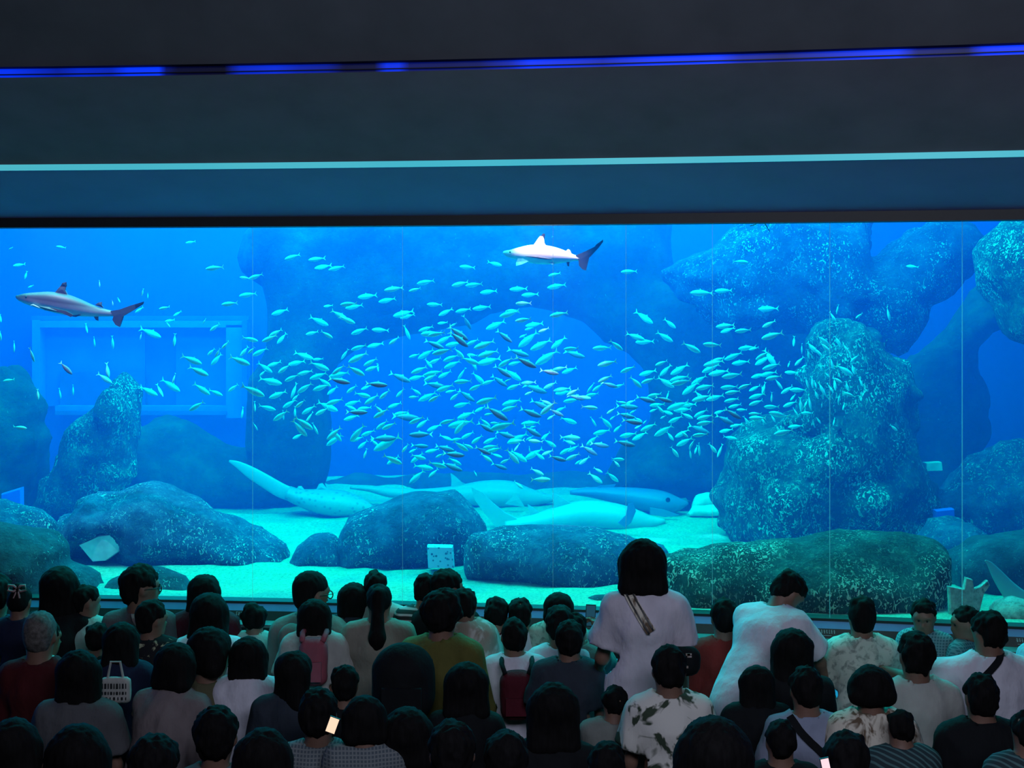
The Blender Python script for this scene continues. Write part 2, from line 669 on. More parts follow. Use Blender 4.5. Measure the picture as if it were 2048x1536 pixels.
# rim that closes the hall off from the open tank top
SAND_Z = 1.03
m_sand, t, b = nt('white_coral_sand')
n1 = noise_tex(t, 1.4, 6, 0.6)
n2 = noise_tex(t, 45, 5, 0.85)
r = ramp(t, n2.outputs[0], [(0.30, (0.06, 0.24, 0.22)), (0.5, (0.22, 0.60, 0.46)), (0.72, (0.36, 0.78, 0.62))])
r2 = ramp(t, n1.outputs[0], [(0.35, (0.62, 0.74, 0.95)), (0.55, (1, 1, 1))])
mc = N(t, 'ShaderNodeMix', data_type='RGBA', blend_type='MULTIPLY')
mc.inputs['Factor'].default_value = 1.0
t.links.new(r.outputs[0], mc.inputs['A'])
t.links.new(r2.outputs[0], mc.inputs['B'])
t.links.new(mc.outputs['Result'], b.inputs['Base Color'])
b.inputs['Roughness'].default_value = 0.95
bump(t, b, n2.outputs[0], 0.9, 0.02)
nx, ny = 200, 130
gx = np.linspace(-7.4, 7.4, nx)
u = np.linspace(0, 1, ny) ** 1.4
X, U = np.meshgrid(gx, u, indexing='ij')
GY = 9.17 - 0.141 * np.clip(X, -4.6, 4.6) - 0.0135 * np.clip(X, -4.6, 4.6) ** 2 + 0.03
Y = GY + U * (YB - GY)
Pn = np.stack([X * 1.1, Y * 1.6, 0 * X], -1)
Zs = SAND_Z + 0.05 * fbm(Pn, 3, 4) + 0.02 * fbm(Pn * 5, 9, 2) + 0.02 * np.sin(Y * 9 + 3 * fbm(Pn * 0.6, 5, 2)) * 0.4
near = np.clip((GY + 0.5 - Y) / 0.5, 0, 1)
Zs = Zs * (1 - near) + (SAND_Z + 0.012 + 0.012 * fbm(Pn * 2, 4, 3)) * near
V = np.stack([X, Y, Zs], -1).reshape(-1, 3)
ii, jj = np.meshgrid(np.arange(nx - 1), np.arange(ny - 1), indexing='ij')
a = (ii * ny + jj).ravel()
Fq = np.stack([a, a + ny, a + ny + 1, a + 1], 1)
o = mesh_obj('sand', V, Fq, m_sand)
o['kind'] = 'stuff'
o['label'] = 'pale rippled coral sand covering the tank bed'
o['category'] = 'sand'


# ------------------------------------------------------------ rocks
def rock_mat(name, base, hi, speck, scale=6.0, amount=0.62):
    m, t, b = nt(name)
    n1 = noise_tex(t, scale, 8, 0.65)
    r1 = ramp(t, n1.outputs[0], [(0.3, tuple(np.array(base) * 0.45)), (0.5, base), (0.72, hi)])
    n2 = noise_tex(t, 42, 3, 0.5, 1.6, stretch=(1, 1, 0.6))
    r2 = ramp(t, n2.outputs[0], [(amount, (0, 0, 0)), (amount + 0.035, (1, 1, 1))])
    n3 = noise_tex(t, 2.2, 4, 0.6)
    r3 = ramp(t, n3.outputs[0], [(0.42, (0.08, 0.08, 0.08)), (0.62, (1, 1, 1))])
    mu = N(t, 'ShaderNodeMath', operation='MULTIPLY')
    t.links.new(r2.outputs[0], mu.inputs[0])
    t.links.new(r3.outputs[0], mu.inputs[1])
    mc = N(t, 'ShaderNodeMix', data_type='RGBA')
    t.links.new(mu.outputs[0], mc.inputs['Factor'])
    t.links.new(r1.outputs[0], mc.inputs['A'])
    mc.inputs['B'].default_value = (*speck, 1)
    t.links.new(mc.outputs['Result'], b.inputs['Base Color'])
    b.inputs['Roughness'].default_value = 0.9
    n4 = noise_tex(t, 16, 8, 0.75)
    bump(t, b, n4.outputs[0], 1.0, 0.06)
    return m


m_rockg = rock_mat('weedy_rock', (0.012, 0.065, 0.085), (0.04, 0.19, 0.18), (0.7, 1.0, 0.85), amount=0.555)  # pale specks put caustic-like highlights into these rock colours
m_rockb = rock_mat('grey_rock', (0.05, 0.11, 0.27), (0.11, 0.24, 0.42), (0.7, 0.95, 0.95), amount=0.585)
m_rocko = rock_mat('shaded_blue_rock', (0.02, 0.06, 0.17), (0.05, 0.13, 0.26), (0.5, 0.8, 0.9), amount=0.59)  # darker copy for the overhang, its shade put into the colour
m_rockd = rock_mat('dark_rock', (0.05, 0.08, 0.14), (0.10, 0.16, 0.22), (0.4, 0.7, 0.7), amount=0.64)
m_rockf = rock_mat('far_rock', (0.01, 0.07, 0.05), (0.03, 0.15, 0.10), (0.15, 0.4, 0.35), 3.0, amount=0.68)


def poly_sdf(px, pz, pts):
    d = np.full(px.shape, 1e9)
    inside = np.zeros(px.shape, bool)
    n_ = len(pts)
    for i in range(n_):
        a = pts[i]
        b_ = pts[(i + 1) % n_]
        ex, ez = b_[0] - a[0], b_[1] - a[1]
        wx, wz = px - a[0], pz - a[1]
        tt = np.clip((wx * ex + wz * ez) / max(ex * ex + ez * ez, 1e-9), 0, 1)
        d = np.minimum(d, (wx - ex * tt) ** 2 + (wz - ez * tt) ** 2)
        c1 = (a[1] <= pz) & (b_[1] > pz)
        c2 = (b_[1] <= pz) & (a[1] > pz)
        cr = ex * wz - ez * wx
        inside ^= (c1 & (cr > 0)) | (c2 & (cr < 0))
    d = np.sqrt(d)
    return np.where(inside, -d, d)


def rock(poly, D, T, mat, label, h=0.045, amp=0.06, round_=None, seed=1, freq=2.2, shear=0.0, name='rock', ridged=0.6):
    pts = [(p.x, p.z) for p in (P(x, y, D) for x, y in poly)]
    R = round_ or T * 0.9
    xs = [p[0] for p in pts]
    zs = [p[1] for p in pts]
    m = amp + 2 * h
    g = Grid((min(xs) - m, D - T - m, min(zs) - m), (max(xs) + m, D + T + m, max(zs) + m), h)
    sl, G = g.sub(g.lo, g.lo + g.h * g.n)
    d2 = poly_sdf(G[:, 0, :, 0], G[:, 0, :, 2], pts)[:, None, :]
    nlow = fbm(G[:, 0, :, :] * 1.3, seed + 40, 2)[:, None, :]
    Tv = T * (1 + 0.35 * nlow)
    yy = np.abs(G[..., 1] - D + shear * (G[..., 2] - min(zs))) - Tv
    R2 = np.minimum(R, max(np.abs(d2[d2 < 0]).max() * 1.6, 0.05)) if (d2 < 0).any() else R
    a_, b_ = d2 + R2, yy + R
    a_ = np.broadcast_to(a_ * (R / R2), b_.shape)
    d = np.minimum(np.maximum(a_, b_), 0) + np.sqrt(np.maximum(a_, 0) ** 2 + np.maximum(b_, 0) ** 2) - R
    nn = fbm(G * freq, seed, 4) * (1 - ridged) + ridged * fbm(G * freq * 1.3, seed + 11, 4, ridged=True) * 0.8
    nn = nn - float(nn.mean())
    g.A[...] = d - 0.3 * amp + amp * 2.3 * nn
    g.A[0], g.A[-1], g.A[:, 0], g.A[:, -1], g.A[:, :, 0], g.A[:, :, -1] = 1, 1, 1, 1, 1, 1
    V, Fq = g.mesh()
    c = V.mean(0)
    c[2] = V[:, 2].min()
    o = mesh_obj(name, V - c, Fq, mat)
    o.location = c
    tag(o, label, 'rock')
    return o


rock([(520, 420), (505, 470), (498, 500), (500, 535), (530, 560), (555, 600), (555, 640), (545, 700), (520, 760), (500, 960), (640, 965), (655, 860), (640, 760), (690, 700), (760, 665), (850, 640), (960, 625), (1040, 612), (1110, 612), (1170, 630), (1220, 680), (1280, 735), (1310, 800), (1300, 850), (1250, 890), (1200, 990), (1450, 985), (1460, 700), (1420, 600), (1345, 530), (1335, 420)], 14.0, 0.45, m_rockf,
     'huge hazy rock arch spanning the middle of the tank far behind the school', 0.085, 0.13, seed=2, freq=1.1)
rock([(270, 860), (330, 845), (400, 865), (480, 900), (560, 925), (640, 940), (655, 1000), (400, 1030), (260, 1010)], 14.2, 0.5, m_rockf,
     'low hazy blue rock bank behind the long raised tail', 0.08, 0.1, seed=3, freq=1.6)
rock([(190, 815), (240, 770), (270, 785), (277, 850), (270, 960), (235, 990), (150, 1025), (60, 1050), (75, 985), (120, 900), (150, 850)], 12.9, 0.45, m_rockg,
     'slanting weedy rock column in front of the far window', 0.05, 0.10, seed=4)
rock([(-90, 790), (20, 745), (70, 800), (95, 880), (70, 960), (50, 1030), (-90, 1030)], 13.1, 0.5, m_rockf,
     'hazy rock mass cut by the picture edge under the grey shark', 0.06, 0.1, seed=5)
rock([(105, 1106), (130, 1040), (190, 1003), (260, 985), (330, 978), (380, 1000), (430, 1025), (470, 1058), (520, 1072), (565, 1100), (575, 1135), (500, 1155), (430, 1145), (370, 1150), (300, 1155), (250, 1145), (240, 1080), (160, 1108)], 11.1, 0.5, m_rockb,
     'broad grey rock mound with a sloping flank beside the small slanted slab', 0.045, 0.07, seed=6)
rock([(-90, 1005), (20, 1008), (70, 1020), (108, 1048), (120, 1080), (90, 1115), (-90, 1125)], 10.9, 0.4, m_rockb,
     'rounded grey boulder behind the seated long-haired woman', 0.045, 0.06, seed=7)
rock([(-90, 1055), (20, 1055), (85, 1072), (122, 1100), (120, 1128), (190, 1150), (225, 1240), (-90, 1250)], 9.95, 0.3, m_rockd,
     'low lumpy greenish rock against the glass behind the bow-haired toddler', 0.035, 0.05, seed=8)
rock([(200, 1205), (222, 1166), (270, 1142), (320, 1134), (370, 1150), (392, 1178), (400, 1208)], 9.95, 0.2, m_rockd,
     'small domed brown rock close to the glass behind the man with glasses', 0.03, 0.03, seed=9, ridged=0.3)
rock([(668, 1155), (680, 1075), (700, 1042), (750, 1016), (800, 999), (860, 991), (905, 992), (940, 1018), (968, 1060), (985, 1105), (985, 1160)], 11.0, 0.45, m_rockb,
     'large dome-topped rock boulder in the middle of the sand', 0.04, 0.05, seed=10, ridged=0.4)
rock([(925, 1140), (930, 1085), (945, 1066), (1050, 1062), (1150, 1066), (1240, 1076), (1330, 1100), (1335, 1135), (1270, 1165), (1255, 1205), (1150, 1205), (1060, 1185), (1020, 1185), (950, 1175)], 10.3, 0.36, m_rockb,
     'long flat-topped rock ledge under the pale resting wedgefish', 0.04, 0.045, seed=11, ridged=0.4)
rock([(566, 1150), (590, 1092), (620, 1073), (660, 1073), (690, 1098), (715, 1150)], 10.9, 0.25, m_rockb,
     'small rounded rock tucked beside the dome-topped boulder', 0.035, 0.03, seed=12, ridged=0.3)
rock([(1462, 1072), (1460, 980), (1475, 880), (1500, 860), (1560, 850), (1600, 830), (1622, 780), (1640, 700), (1668, 655), (1700, 645), (1740, 680), (1770, 720), (1812, 745), (1828, 770), (1820, 830), (1812, 880), (1840, 930), (1850, 1020), (1885, 1070), (1800, 1100), (1600, 1110), (1530, 1095), (1490, 1085)], 11.9, 0.6, m_rockg,
     'tall green weed-covered rock pillar rising at the end of the fish school', 0.042, 0.12, seed=13)
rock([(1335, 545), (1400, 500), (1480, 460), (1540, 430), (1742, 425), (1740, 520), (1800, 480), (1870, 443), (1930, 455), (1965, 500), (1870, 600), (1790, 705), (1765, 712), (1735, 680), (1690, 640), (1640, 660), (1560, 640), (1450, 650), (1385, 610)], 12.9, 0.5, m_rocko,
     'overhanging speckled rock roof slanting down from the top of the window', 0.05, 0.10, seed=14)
rock([(1380, 580), (1650, 640), (1660, 780), (1570, 870), (1480, 890), (1450, 1000), (1370, 1000), (1400, 700)], 14.4, 0.5, m_rockf,
     'shadowy rock wall behind the dense end of the school', 0.07, 0.1, seed=15)
rock([(1962, 505), (2000, 470), (2048, 440), (2130, 420), (2130, 690), (2020, 668), (2000, 640), (1988, 600), (1972, 560)], 11.9, 0.5, m_rockg,
     'rounded green rock hanging at the upper corner of the window', 0.045, 0.08, seed=16)
rock([(1790, 770), (1850, 700), (1950, 590), (1990, 560), (2010, 640), (1940, 700), (1968, 780), (1962, 870), (1925, 920), (1935, 980), (1850, 1010), (1815, 900)], 14.2, 0.5, m_rockf,
     'distant round blue rock seen past the weedy pillar', 0.07, 0.08, seed=17)
rock([(1855, 1010), (1930, 940), (1985, 910), (2048, 885), (2130, 880), (2130, 1095), (1990, 1085), (1930, 1075), (1890, 1060)], 12.3, 0.5, m_rockb,
     'dark blue rock bank rising behind the pale tail fin', 0.05, 0.09, seed=18)
rock([(1830, 1090), (1870, 1045), (1935, 1045), (1968, 1068), (1990, 1105), (1900, 1125)], 11.0, 0.3, m_rockb,
     'small hump of rock at the foot of the weedy pillar', 0.04, 0.05, seed=19)
rock([(1322, 1170), (1332, 1124), (1380, 1108), (1500, 1090), (1600, 1080), (1680, 1068), (1800, 1064), (1860, 1070), (1895, 1090), (1900, 1120), (1890, 1200), (1875, 1275), (1500, 1275), (1325, 1262)], 9.5, 0.45, m_rockg,
     'long foreground rock ridge dotted with pale painted glints below the pillar', 0.036, 0.05, seed=20, ridged=0.5)
rock([(1902, 1115), (1960, 1090), (2048, 1078), (2130, 1078), (2130, 1235), (1980, 1240), (1950, 1250), (1905, 1225)], 9.9, 0.3, m_rockd,
     'dark smooth rock behind the white coral piece', 0.04, 0.04, seed=21, ridged=0.3)
rock([(1130, 1228), (1150, 1202), (1190, 1190), (1240, 1188), (1262, 1228)], 9.5, 0.12, m_rockd,
     'flat brown rock against the glass behind the raised phone', 0.02, 0.02, seed=22, ridged=0.3)
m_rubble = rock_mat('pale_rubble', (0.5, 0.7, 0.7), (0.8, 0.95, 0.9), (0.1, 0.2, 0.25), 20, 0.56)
rock([(1985, 1262), (1980, 1218), (1993, 1202), (2030, 1196), (2070, 1208), (2100, 1262)], 8.98, 0.12, m_rubble,
     'heap of pale pebbly rubble against the glass under the tail fin', 0.018, 0.02, seed=23, ridged=0.3)


# ------------------------------------------------------------ flat-sided pieces, fins
def slab(name, poly, D, th, mat, label=None, cat=None, parent=None, off=(0, 0, 0), shear=0.0):
    pts = [P(x, y, D) for x, y in poly]
    zs = [p.z for p in pts]
    z0 = min(zs)
    n_ = len(pts)
    c = sum(pts, Vector()) / n_
    V = []
    for s, k_ in ((-1, 0.94), (-0.6, 1.0), (0.6, 1.0), (1, 0.94)):
        for p in pts:
            q = c + (p - c) * k_
            V.append((q.x - off[0], q.y + s * th / 2 + shear * (q.z - z0) - off[1], q.z - off[2]))
    Fc = [tuple(range(n_))[::-1], tuple(range(3 * n_, 4 * n_))]
    for r_ in range(3):
        for i in range(n_):
            j = (i + 1) % n_
            Fc.append((r_ * n_ + i, r_ * n_ + j, (r_ + 1) * n_ + j, (r_ + 1) * n_ + i))
    o = mesh_obj(name, V, Fc, mat, parent, smooth=False)
    if label:
        tag(o, label, cat)
    return o


m_white = plain('white_limestone', (0.75, 0.85, 0.88), 0.8, 14, 0.4, var=0.2)
m_porous, t, b = nt('porous_block')
vo = N(t, 'ShaderNodeTexVoronoi')
vo.inputs['Scale'].default_value = 34
tc = N(t, 'ShaderNodeTexCoord')
t.links.new(tc.outputs['Object'], vo.inputs['Vector'])
r = ramp(t, vo.outputs['Distance'], [(0.22, (0.03, 0.12, 0.3)), (0.34, (0.42, 0.62, 0.85))])
t.links.new(r.outputs[0], b.inputs['Base Color'])
slab('porous_block', [(857, 1134), (855, 1090), (906, 1091), (909, 1134)], 10.45, 0.14, m_porous, 'pale blue block pitted with small dark holes in front of the boulder', 'block')
slab('coral_piece', [(1898, 1232), (1895, 1172), (1926, 1178), (1930, 1154), (1943, 1158), (1946, 1178), (1960, 1172), (1974, 1160), (1978, 1170), (1966, 1188), (1954, 1236)], 9.02, 0.05, m_rubble, 'upright white coral piece with three prongs near the glass', 'coral')
slab('stone_slab', [(160, 1088), (200, 1070), (246, 1064), (243, 1100), (215, 1120), (188, 1122)], 10.72, 0.1, m_white, 'small slanted pale slab leaning on the broad grey mound', 'stone')
slab('stone_wedge', [(6, 986), (45, 974), (46, 1080), (6, 1080)], 12.0, 0.1, m_tankwall, 'small pale blue wedge above the rounded boulder', 'stone')
slab('stone_block', [(1848, 925), (1880, 923), (1882, 940), (1848, 941)], 12.0, 0.12, m_white, 'small pale block lodged high beside the weedy pillar', 'stone')
slab('stone_block', [(1868, 1020), (1905, 1016), (1906, 1043), (1886, 1050), (1870, 1044)], 11.4, 0.12, m_tankwall, 'small blue block at the foot of the weedy pillar', 'stone')
rock([(1375, 1030), (1385, 1012), (1420, 1010), (1470, 1012), (1475, 1026), (1420, 1032)], 13.2, 0.07, m_white, 'white log-like sponge lying on the far sand', 0.02, 0.02, seed=30, name='sponge')
rock([(1385, 1014), (1392, 992), (1415, 984), (1440, 988), (1442, 1012)], 13.5, 0.07, m_white, 'rounded white sponge behind the log-like one', 0.02, 0.02, seed=31, name='sponge')

rock([(630, 975), (700, 950), (800, 955), (930, 945), (1050, 955), (1200, 950), (1330, 962), (1470, 970), (1470, 1010), (630, 1010)], 15.7, 0.35, m_rockf,
     'very low dark rock line along the foot of the back wall', 0.09, 0.08, seed=33, freq=1.4)

# far viewing window in the tank's back wall
FW = 16.2
m_fframe = plain('window_frame_blue', (0.03, 0.17, 0.75), 0.7, 5, 0)
m_fdark = plain('dim_far_glass', (0.01, 0.10, 0.38), 0.3, 2, 0, var=0.3)
m_flight = plain('far_panel_blue', (0.02, 0.13, 0.8), 0.6, 3, 0, var=0.2)
fw = struct(empty('window_2', P(280, 835, FW)))
fo = Vector(fw.location)


def pxbox(x0, y0, x1, y1, D, th):
    a_, b_ = P(x0, y0, D), P(x1, y1, D)
    return box(((a_.x + b_.x) / 2, D + th / 2, (a_.z + b_.z) / 2), (abs(b_.x - a_.x), th, abs(a_.z - b_.z)))


for nm, q, D, th, mt in (
        ('window_frame', (62, 632, 497, 640), FW, .2, m_fdark), ('window_frame', (64, 640, 80, 838), FW, .2, m_fframe),
        ('window_frame', (452, 650, 484, 836), FW, .15, m_fframe), ('window_frame', (484, 640, 494, 836), FW - .05, .2, m_fdark),
        ('window_frame', (80, 641, 484, 655), FW, .15, m_fframe), ('window_frame', (110, 812, 452, 822), FW, .15, m_fframe),
        ('window_frame', (110, 822, 452, 830), FW - .05, .15, m_fdark),
        ('window_panel', (80, 655, 290, 812), FW + .22, .05, m_flight), ('window_panel', (290, 655, 352, 812), FW + .24, .05, m_fdark),
        ('window_panel', (352, 655, 452, 812), FW + .22, .05, m_flight), ('window_panel', (120, 744, 290, 812), FW + .15, .05, m_fdark)):
    v, f = pxbox(*q, D, th)
    mesh_obj(nm, local(v, fo), f, mt, fw, smooth=False)
# ------------------------------------------------------------ sharks, wedgefish, school
def animal_mat(name, top, belly, split=0.0, soft=0.05, rough=0.45, spots=None, slope=0.0):
    """countershaded skin: back colour over belly colour, by height on the animal itself"""
    m, t, b = nt(name)
    tc = N(t, 'ShaderNodeTexCoord')
    sx = N(t, 'ShaderNodeSeparateXYZ')
    t.links.new(tc.outputs['Object'], sx.inputs[0])
    mr = N(t, 'ShaderNodeMapRange')
    mr.inputs['From Min'].default_value = split - soft
    mr.inputs['From Max'].default_value = split + soft
    ma = N(t, 'ShaderNodeMath', operation='MULTIPLY_ADD')
    t.links.new(sx.outputs['X'], ma.inputs[0])
    ma.inputs[1].default_value = slope
    t.links.new(sx.outputs['Z'], ma.inputs[2])
    t.links.new(ma.outputs[0], mr.inputs['Value'])
    mc = N(t, 'ShaderNodeMix', data_type='RGBA')
    t.links.new(mr.outputs[0], mc.inputs['Factor'])
    mc.inputs['A'].default_value = (*belly, 1)
    mc.inputs['B'].default_value = (*top, 1)
    src = mc.outputs['Result']
    if spots:
        vo = N(t, 'ShaderNodeTexVoronoi')
        vo.inputs['Scale'].default_value = spots[0]
        t.links.new(tc.outputs['Object'], vo.inputs['Vector'])
        r = ramp(t, vo.outputs['Distance'], [(0.2, spots[1]), (0.3, (1, 1, 1))])
        m2 = N(t, 'ShaderNodeMix', data_type='RGBA', blend_type='MULTIPLY')
        m2.inputs['Factor'].default_value = 1
        t.links.new(src, m2.inputs['A'])
        t.links.new(r.outputs[0], m2.inputs['B'])
        src = m2.outputs['Result']
    t.links.new(src, b.inputs['Base Color'])
    b.inputs['Roughness'].default_value = rough
    n = noise_tex(t, 40, 4)
    bump(t, b, n.outputs[0], 0.1, 0.004)
    return m


def loft(name, path, D, mat, parent=None, off=(0, 0, 0), width=1.0, seg=14, sub=4, belly=1.0, dy=None):
    """path of (x, y, half height in px) -> smooth closed body; width = thickness / height"""
    pts = [P(x, y, D) for x, y, r in path]
    rad = [r * D / F_PX for x, y, r in path]
    if dy:
        for p, d in zip(pts, dy):
            p.y += d
    # catmull-rom resample
    Q, R = [], []
    n_ = len(pts)
    for i in range(n_ - 1):
        p0, p1, p2, p3 = pts[max(i - 1, 0)], pts[i], pts[i + 1], pts[min(i + 2, n_ - 1)]
        r0, r1, r2, r3 = rad[max(i - 1, 0)], rad[i], rad[i + 1], rad[min(i + 2, n_ - 1)]
        for s in range(sub):
            u = s / sub
            h = lambda a, b_, c, d: 0.5 * ((2 * b_) + (-a + c) * u + (2 * a - 5 * b_ + 4 * c - d) * u * u + (-a + 3 * b_ - 3 * c + d) * u ** 3)
            Q.append(Vector([h(p0[k], p1[k], p2[k], p3[k]) for k in range(3)]))
            R.append(max(h(r0, r1, r2, r3), 0.001))
    Q.append(pts[-1])
    R.append(rad[-1])
    rows = []
    Yv = Vector((0, 1, 0))
    for i, q in enumerate(Q):
        T = (Q[min(i + 1, len(Q) - 1)] - Q[max(i - 1, 0)]).normalized()
        U = Yv.cross(T).normalized()
        if U.z < 0:
            U = -U
        W = T.cross(U).normalized()
        row = []
        for k in range(seg):
            a = 2 * math.pi * k / seg
            sv = math.sin(a)
            row.append(q + U * R[i] * sv * (belly if sv < 0 else 1) + W * R[i] * width * math.cos(a) - Vector(off))
        rows.append(row + [row[0]])
    V = [p for r in rows for p in r[:-1]]
    V += [Q[0] - Vector(off), Q[-1] - Vector(off)]
    Fc = []
    m_ = len(rows)
    for i in range(m_ - 1):
        for k in range(seg):
            j = (k + 1) % seg
            Fc.append((i * seg + k, i * seg + j, (i + 1) * seg + j, (i + 1) * seg + k))
    for k in range(seg):
        j = (k + 1) % seg
        Fc.append((m_ * seg, k, j)[::-1])
        Fc.append((m_ * seg + 1, (m_ - 1) * seg + k, (m_ - 1) * seg + j))
    o = mesh_obj(name, V, Fc, mat, parent)
    fix_normals(o)
    return o


import bmesh


def fix_normals(o):
    bm = bmesh.new()
    bm.from_mesh(o.data)
    bmesh.ops.recalc_face_normals(bm, faces=bm.faces)
    bm.to_mesh(o.data)
    bm.free()


def fin(name, poly, D, mat, parent, off, th=0.02, dy=0.0, tilt=(0, 0)):
    """thin fin with a thick root; poly[0] and poly[-1] are the root ends. tilt=(x px, y px) ignored in depth; dy pushes the tip in depth"""
    pts = [P(x, y, D) for x, y in poly]
    root = (pts[0] + pts[-1]) / 2
    far = max((p - root).length for p in pts)
    n_ = len(pts)
    c = sum(pts, Vector()) / n_
    V = []
    for s in (-1, 1):
        for p in pts:
            w = 1 - 0.85 * (p - root).length / far
            V.append(Vector((p.x, p.y + s * th * max(w, 0.12) + dy * (p - root).length / far, p.z)) - Vector(off))
    for s in (-1, 1):
        V.append(Vector((c.x, c.y + s * th * 0.7 + dy * (c - root).length / far, c.z)) - Vector(off))
    Fc = []
    for i in range(n_):
        j = (i + 1) % n_
        Fc.append((i, j, 2 * n_))
        Fc.append((n_ + j, n_ + i, 2 * n_ + 1))
        Fc.append((j, i, n_ + i, n_ + j))
    o = mesh_obj(name, V, Fc, mat, parent, smooth=False)
    fix_normals(o)
    return o


def eye(parent, x, y, D, off, r=0.012, mat=None):
    bm = bmesh.new()
    bmesh.ops.create_uvsphere(bm, u_segments=8, v_segments=6, radius=r)
    me = bpy.data.meshes.new('eye')
    bm.to_mesh(me)
    bm.free()
    me.materials.append(mat or m_eye)
    o = bpy.data.objects.new('eye', me)
    link(o, parent)
    o.location = P(x, y, D) - Vector(off)
    return o


m_eye = plain('dark_eye', (0.01, 0.01, 0.015), 0.15, 5, 0)
m_tip = plain('black_fin_tip', (0.015, 0.015, 0.02), 0.5, 20, 0)

# grey shark
SD = 10.25
root = empty('blacktip_reef_shark', P(150, 608, SD))
so = Vector(root.location)
tag(root, 'grey blacktip reef shark cruising high with a white belly', 'shark')
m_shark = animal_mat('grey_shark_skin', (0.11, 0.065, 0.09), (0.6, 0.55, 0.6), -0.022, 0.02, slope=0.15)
body = loft('body', [(32, 592, 2), (38, 595, 6), (52, 597, 11), (75, 600, 16), (100, 603, 20), (130, 609, 21), (155, 615, 18), (180, 621, 13), (205, 625, 8.5), (222, 627, 6), (236, 628, 5)], SD, m_shark, root, so, width=0.85)
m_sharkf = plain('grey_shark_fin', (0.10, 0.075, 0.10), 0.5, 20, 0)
fin('dorsal_fin', [(108, 588), (118, 576), (124, 569), (133, 570), (131, 580), (137, 592)], SD, m_sharkf, root, so, 0.02)
fin('fin_tip', [(121, 573), (125, 566), (133, 564), (134, 573)], SD - 0.002, m_tip, root, so, 0.012)
fin('second_dorsal_fin', [(190, 610), (197, 605), (204, 604), (204, 611), (208, 616)], SD, m_sharkf, root, so, 0.012)
fin('tail_fin', [(222, 622), (240, 619), (262, 611), (288, 603), (287, 608), (268, 620), (244, 634), (240, 654), (232, 650), (226, 640), (228, 632)], SD, m_sharkf, root, so, 0.02)
fin('fin_tip', [(270, 609), (288, 603), (287, 608), (272, 617)], SD - 0.003, m_tip, root, so, 0.008)
fin('pectoral_fin', [(78, 612), (100, 614), (140, 622), (156, 630), (150, 634), (130, 626), (92, 620)], SD - 0.13, m_sharkf, root, so, 0.012, dy=-0.10)
fin('pelvic_fin', [(140, 626), (150, 627), (166, 630), (153, 634), (146, 633)], SD, m_sharkf, root, so, 0.01, dy=-0.04)
fin('anal_fin', [(187, 632), (197, 633), (197, 642), (192, 640)], SD, m_sharkf, root, so, 0.01)
m_mouth = plain('pale_mouth', (0.8, 0.75, 0.8), 0.5, 5, 0)
loft('mouth', [(61, 611, .6), (66, 610, 1.6), (73, 613, 1.6), (80, 616, .6)], SD - 0.055, m_mouth, root, so, sub=2, seg=6)
eye(root, 52, 594, SD - 0.033, so, 0.007)

m_tailf = plain('dusky_tail_fin', (0.035, 0.05, 0.08), 0.5, 20, 0)
# pale shark, pink light and cyan water tint put into its skin colours
SD = 10.1
root = empty('blacktip_reef_shark', P(1100, 505, SD))
so = Vector(root.location)
tag(root, 'pale pinkish blacktip reef shark just under the window top', 'shark')
m_shark2 = animal_mat('pink_lit_shark_skin', (0.85, 0.72, 0.76), (0.25, 0.8, 0.85), -0.042, 0.015, slope=0.08)
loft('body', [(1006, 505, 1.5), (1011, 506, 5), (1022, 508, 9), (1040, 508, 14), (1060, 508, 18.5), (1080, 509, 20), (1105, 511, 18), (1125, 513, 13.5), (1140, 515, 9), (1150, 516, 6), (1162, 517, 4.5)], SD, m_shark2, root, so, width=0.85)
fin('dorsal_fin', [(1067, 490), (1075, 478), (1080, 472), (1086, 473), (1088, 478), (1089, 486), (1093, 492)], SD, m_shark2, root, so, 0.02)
fin('fin_tip', [(1081, 473), (1086, 467), (1090, 468), (1089, 478)], SD + 0.004, m_tip, root, so, 0.006)
fin('second_dorsal_fin', [(1131, 503), (1136, 498), (1140, 500), (1143, 507)], SD, m_shark2, root, so, 0.01)
fin('tail_fin', [(1151, 511), (1170, 503), (1188, 494), (1198, 486), (1206, 479), (1206, 484), (1200, 492), (1196, 497), (1182, 512), (1169, 524), (1172, 541), (1165, 539), (1158, 531), (1157, 520)], SD, m_tailf, root, so, 0.016)
fin('fin_tip', [(1190, 491), (1206, 479), (1206, 484), (1196, 491)], SD - 0.003, m_tip, root, so, 0.007)
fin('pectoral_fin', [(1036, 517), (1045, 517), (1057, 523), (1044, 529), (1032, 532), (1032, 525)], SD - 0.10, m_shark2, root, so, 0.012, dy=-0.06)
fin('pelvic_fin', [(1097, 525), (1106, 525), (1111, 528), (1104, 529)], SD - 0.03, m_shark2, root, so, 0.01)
fin('anal_fin', [(1133, 524), (1139, 524), (1138, 533), (1135, 532)], SD, m_sharkf, root, so, 0.008)
loft('flank_stripe', [(1050, 512, .4), (1070, 514, 1.8), (1092, 517, 2.2), (1104, 518, .5)], SD - 0.058, m_sharkf, root, so, sub=2, seg=6)
eye(root, 1020, 504, SD - 0.030, so, 0.006)


def creature(name, label, at, D, cat='ray'):
    r_ = empty(name, P(at[0], at[1], D))
    tag(r_, label, cat)
    return r_, Vector(r_.location)


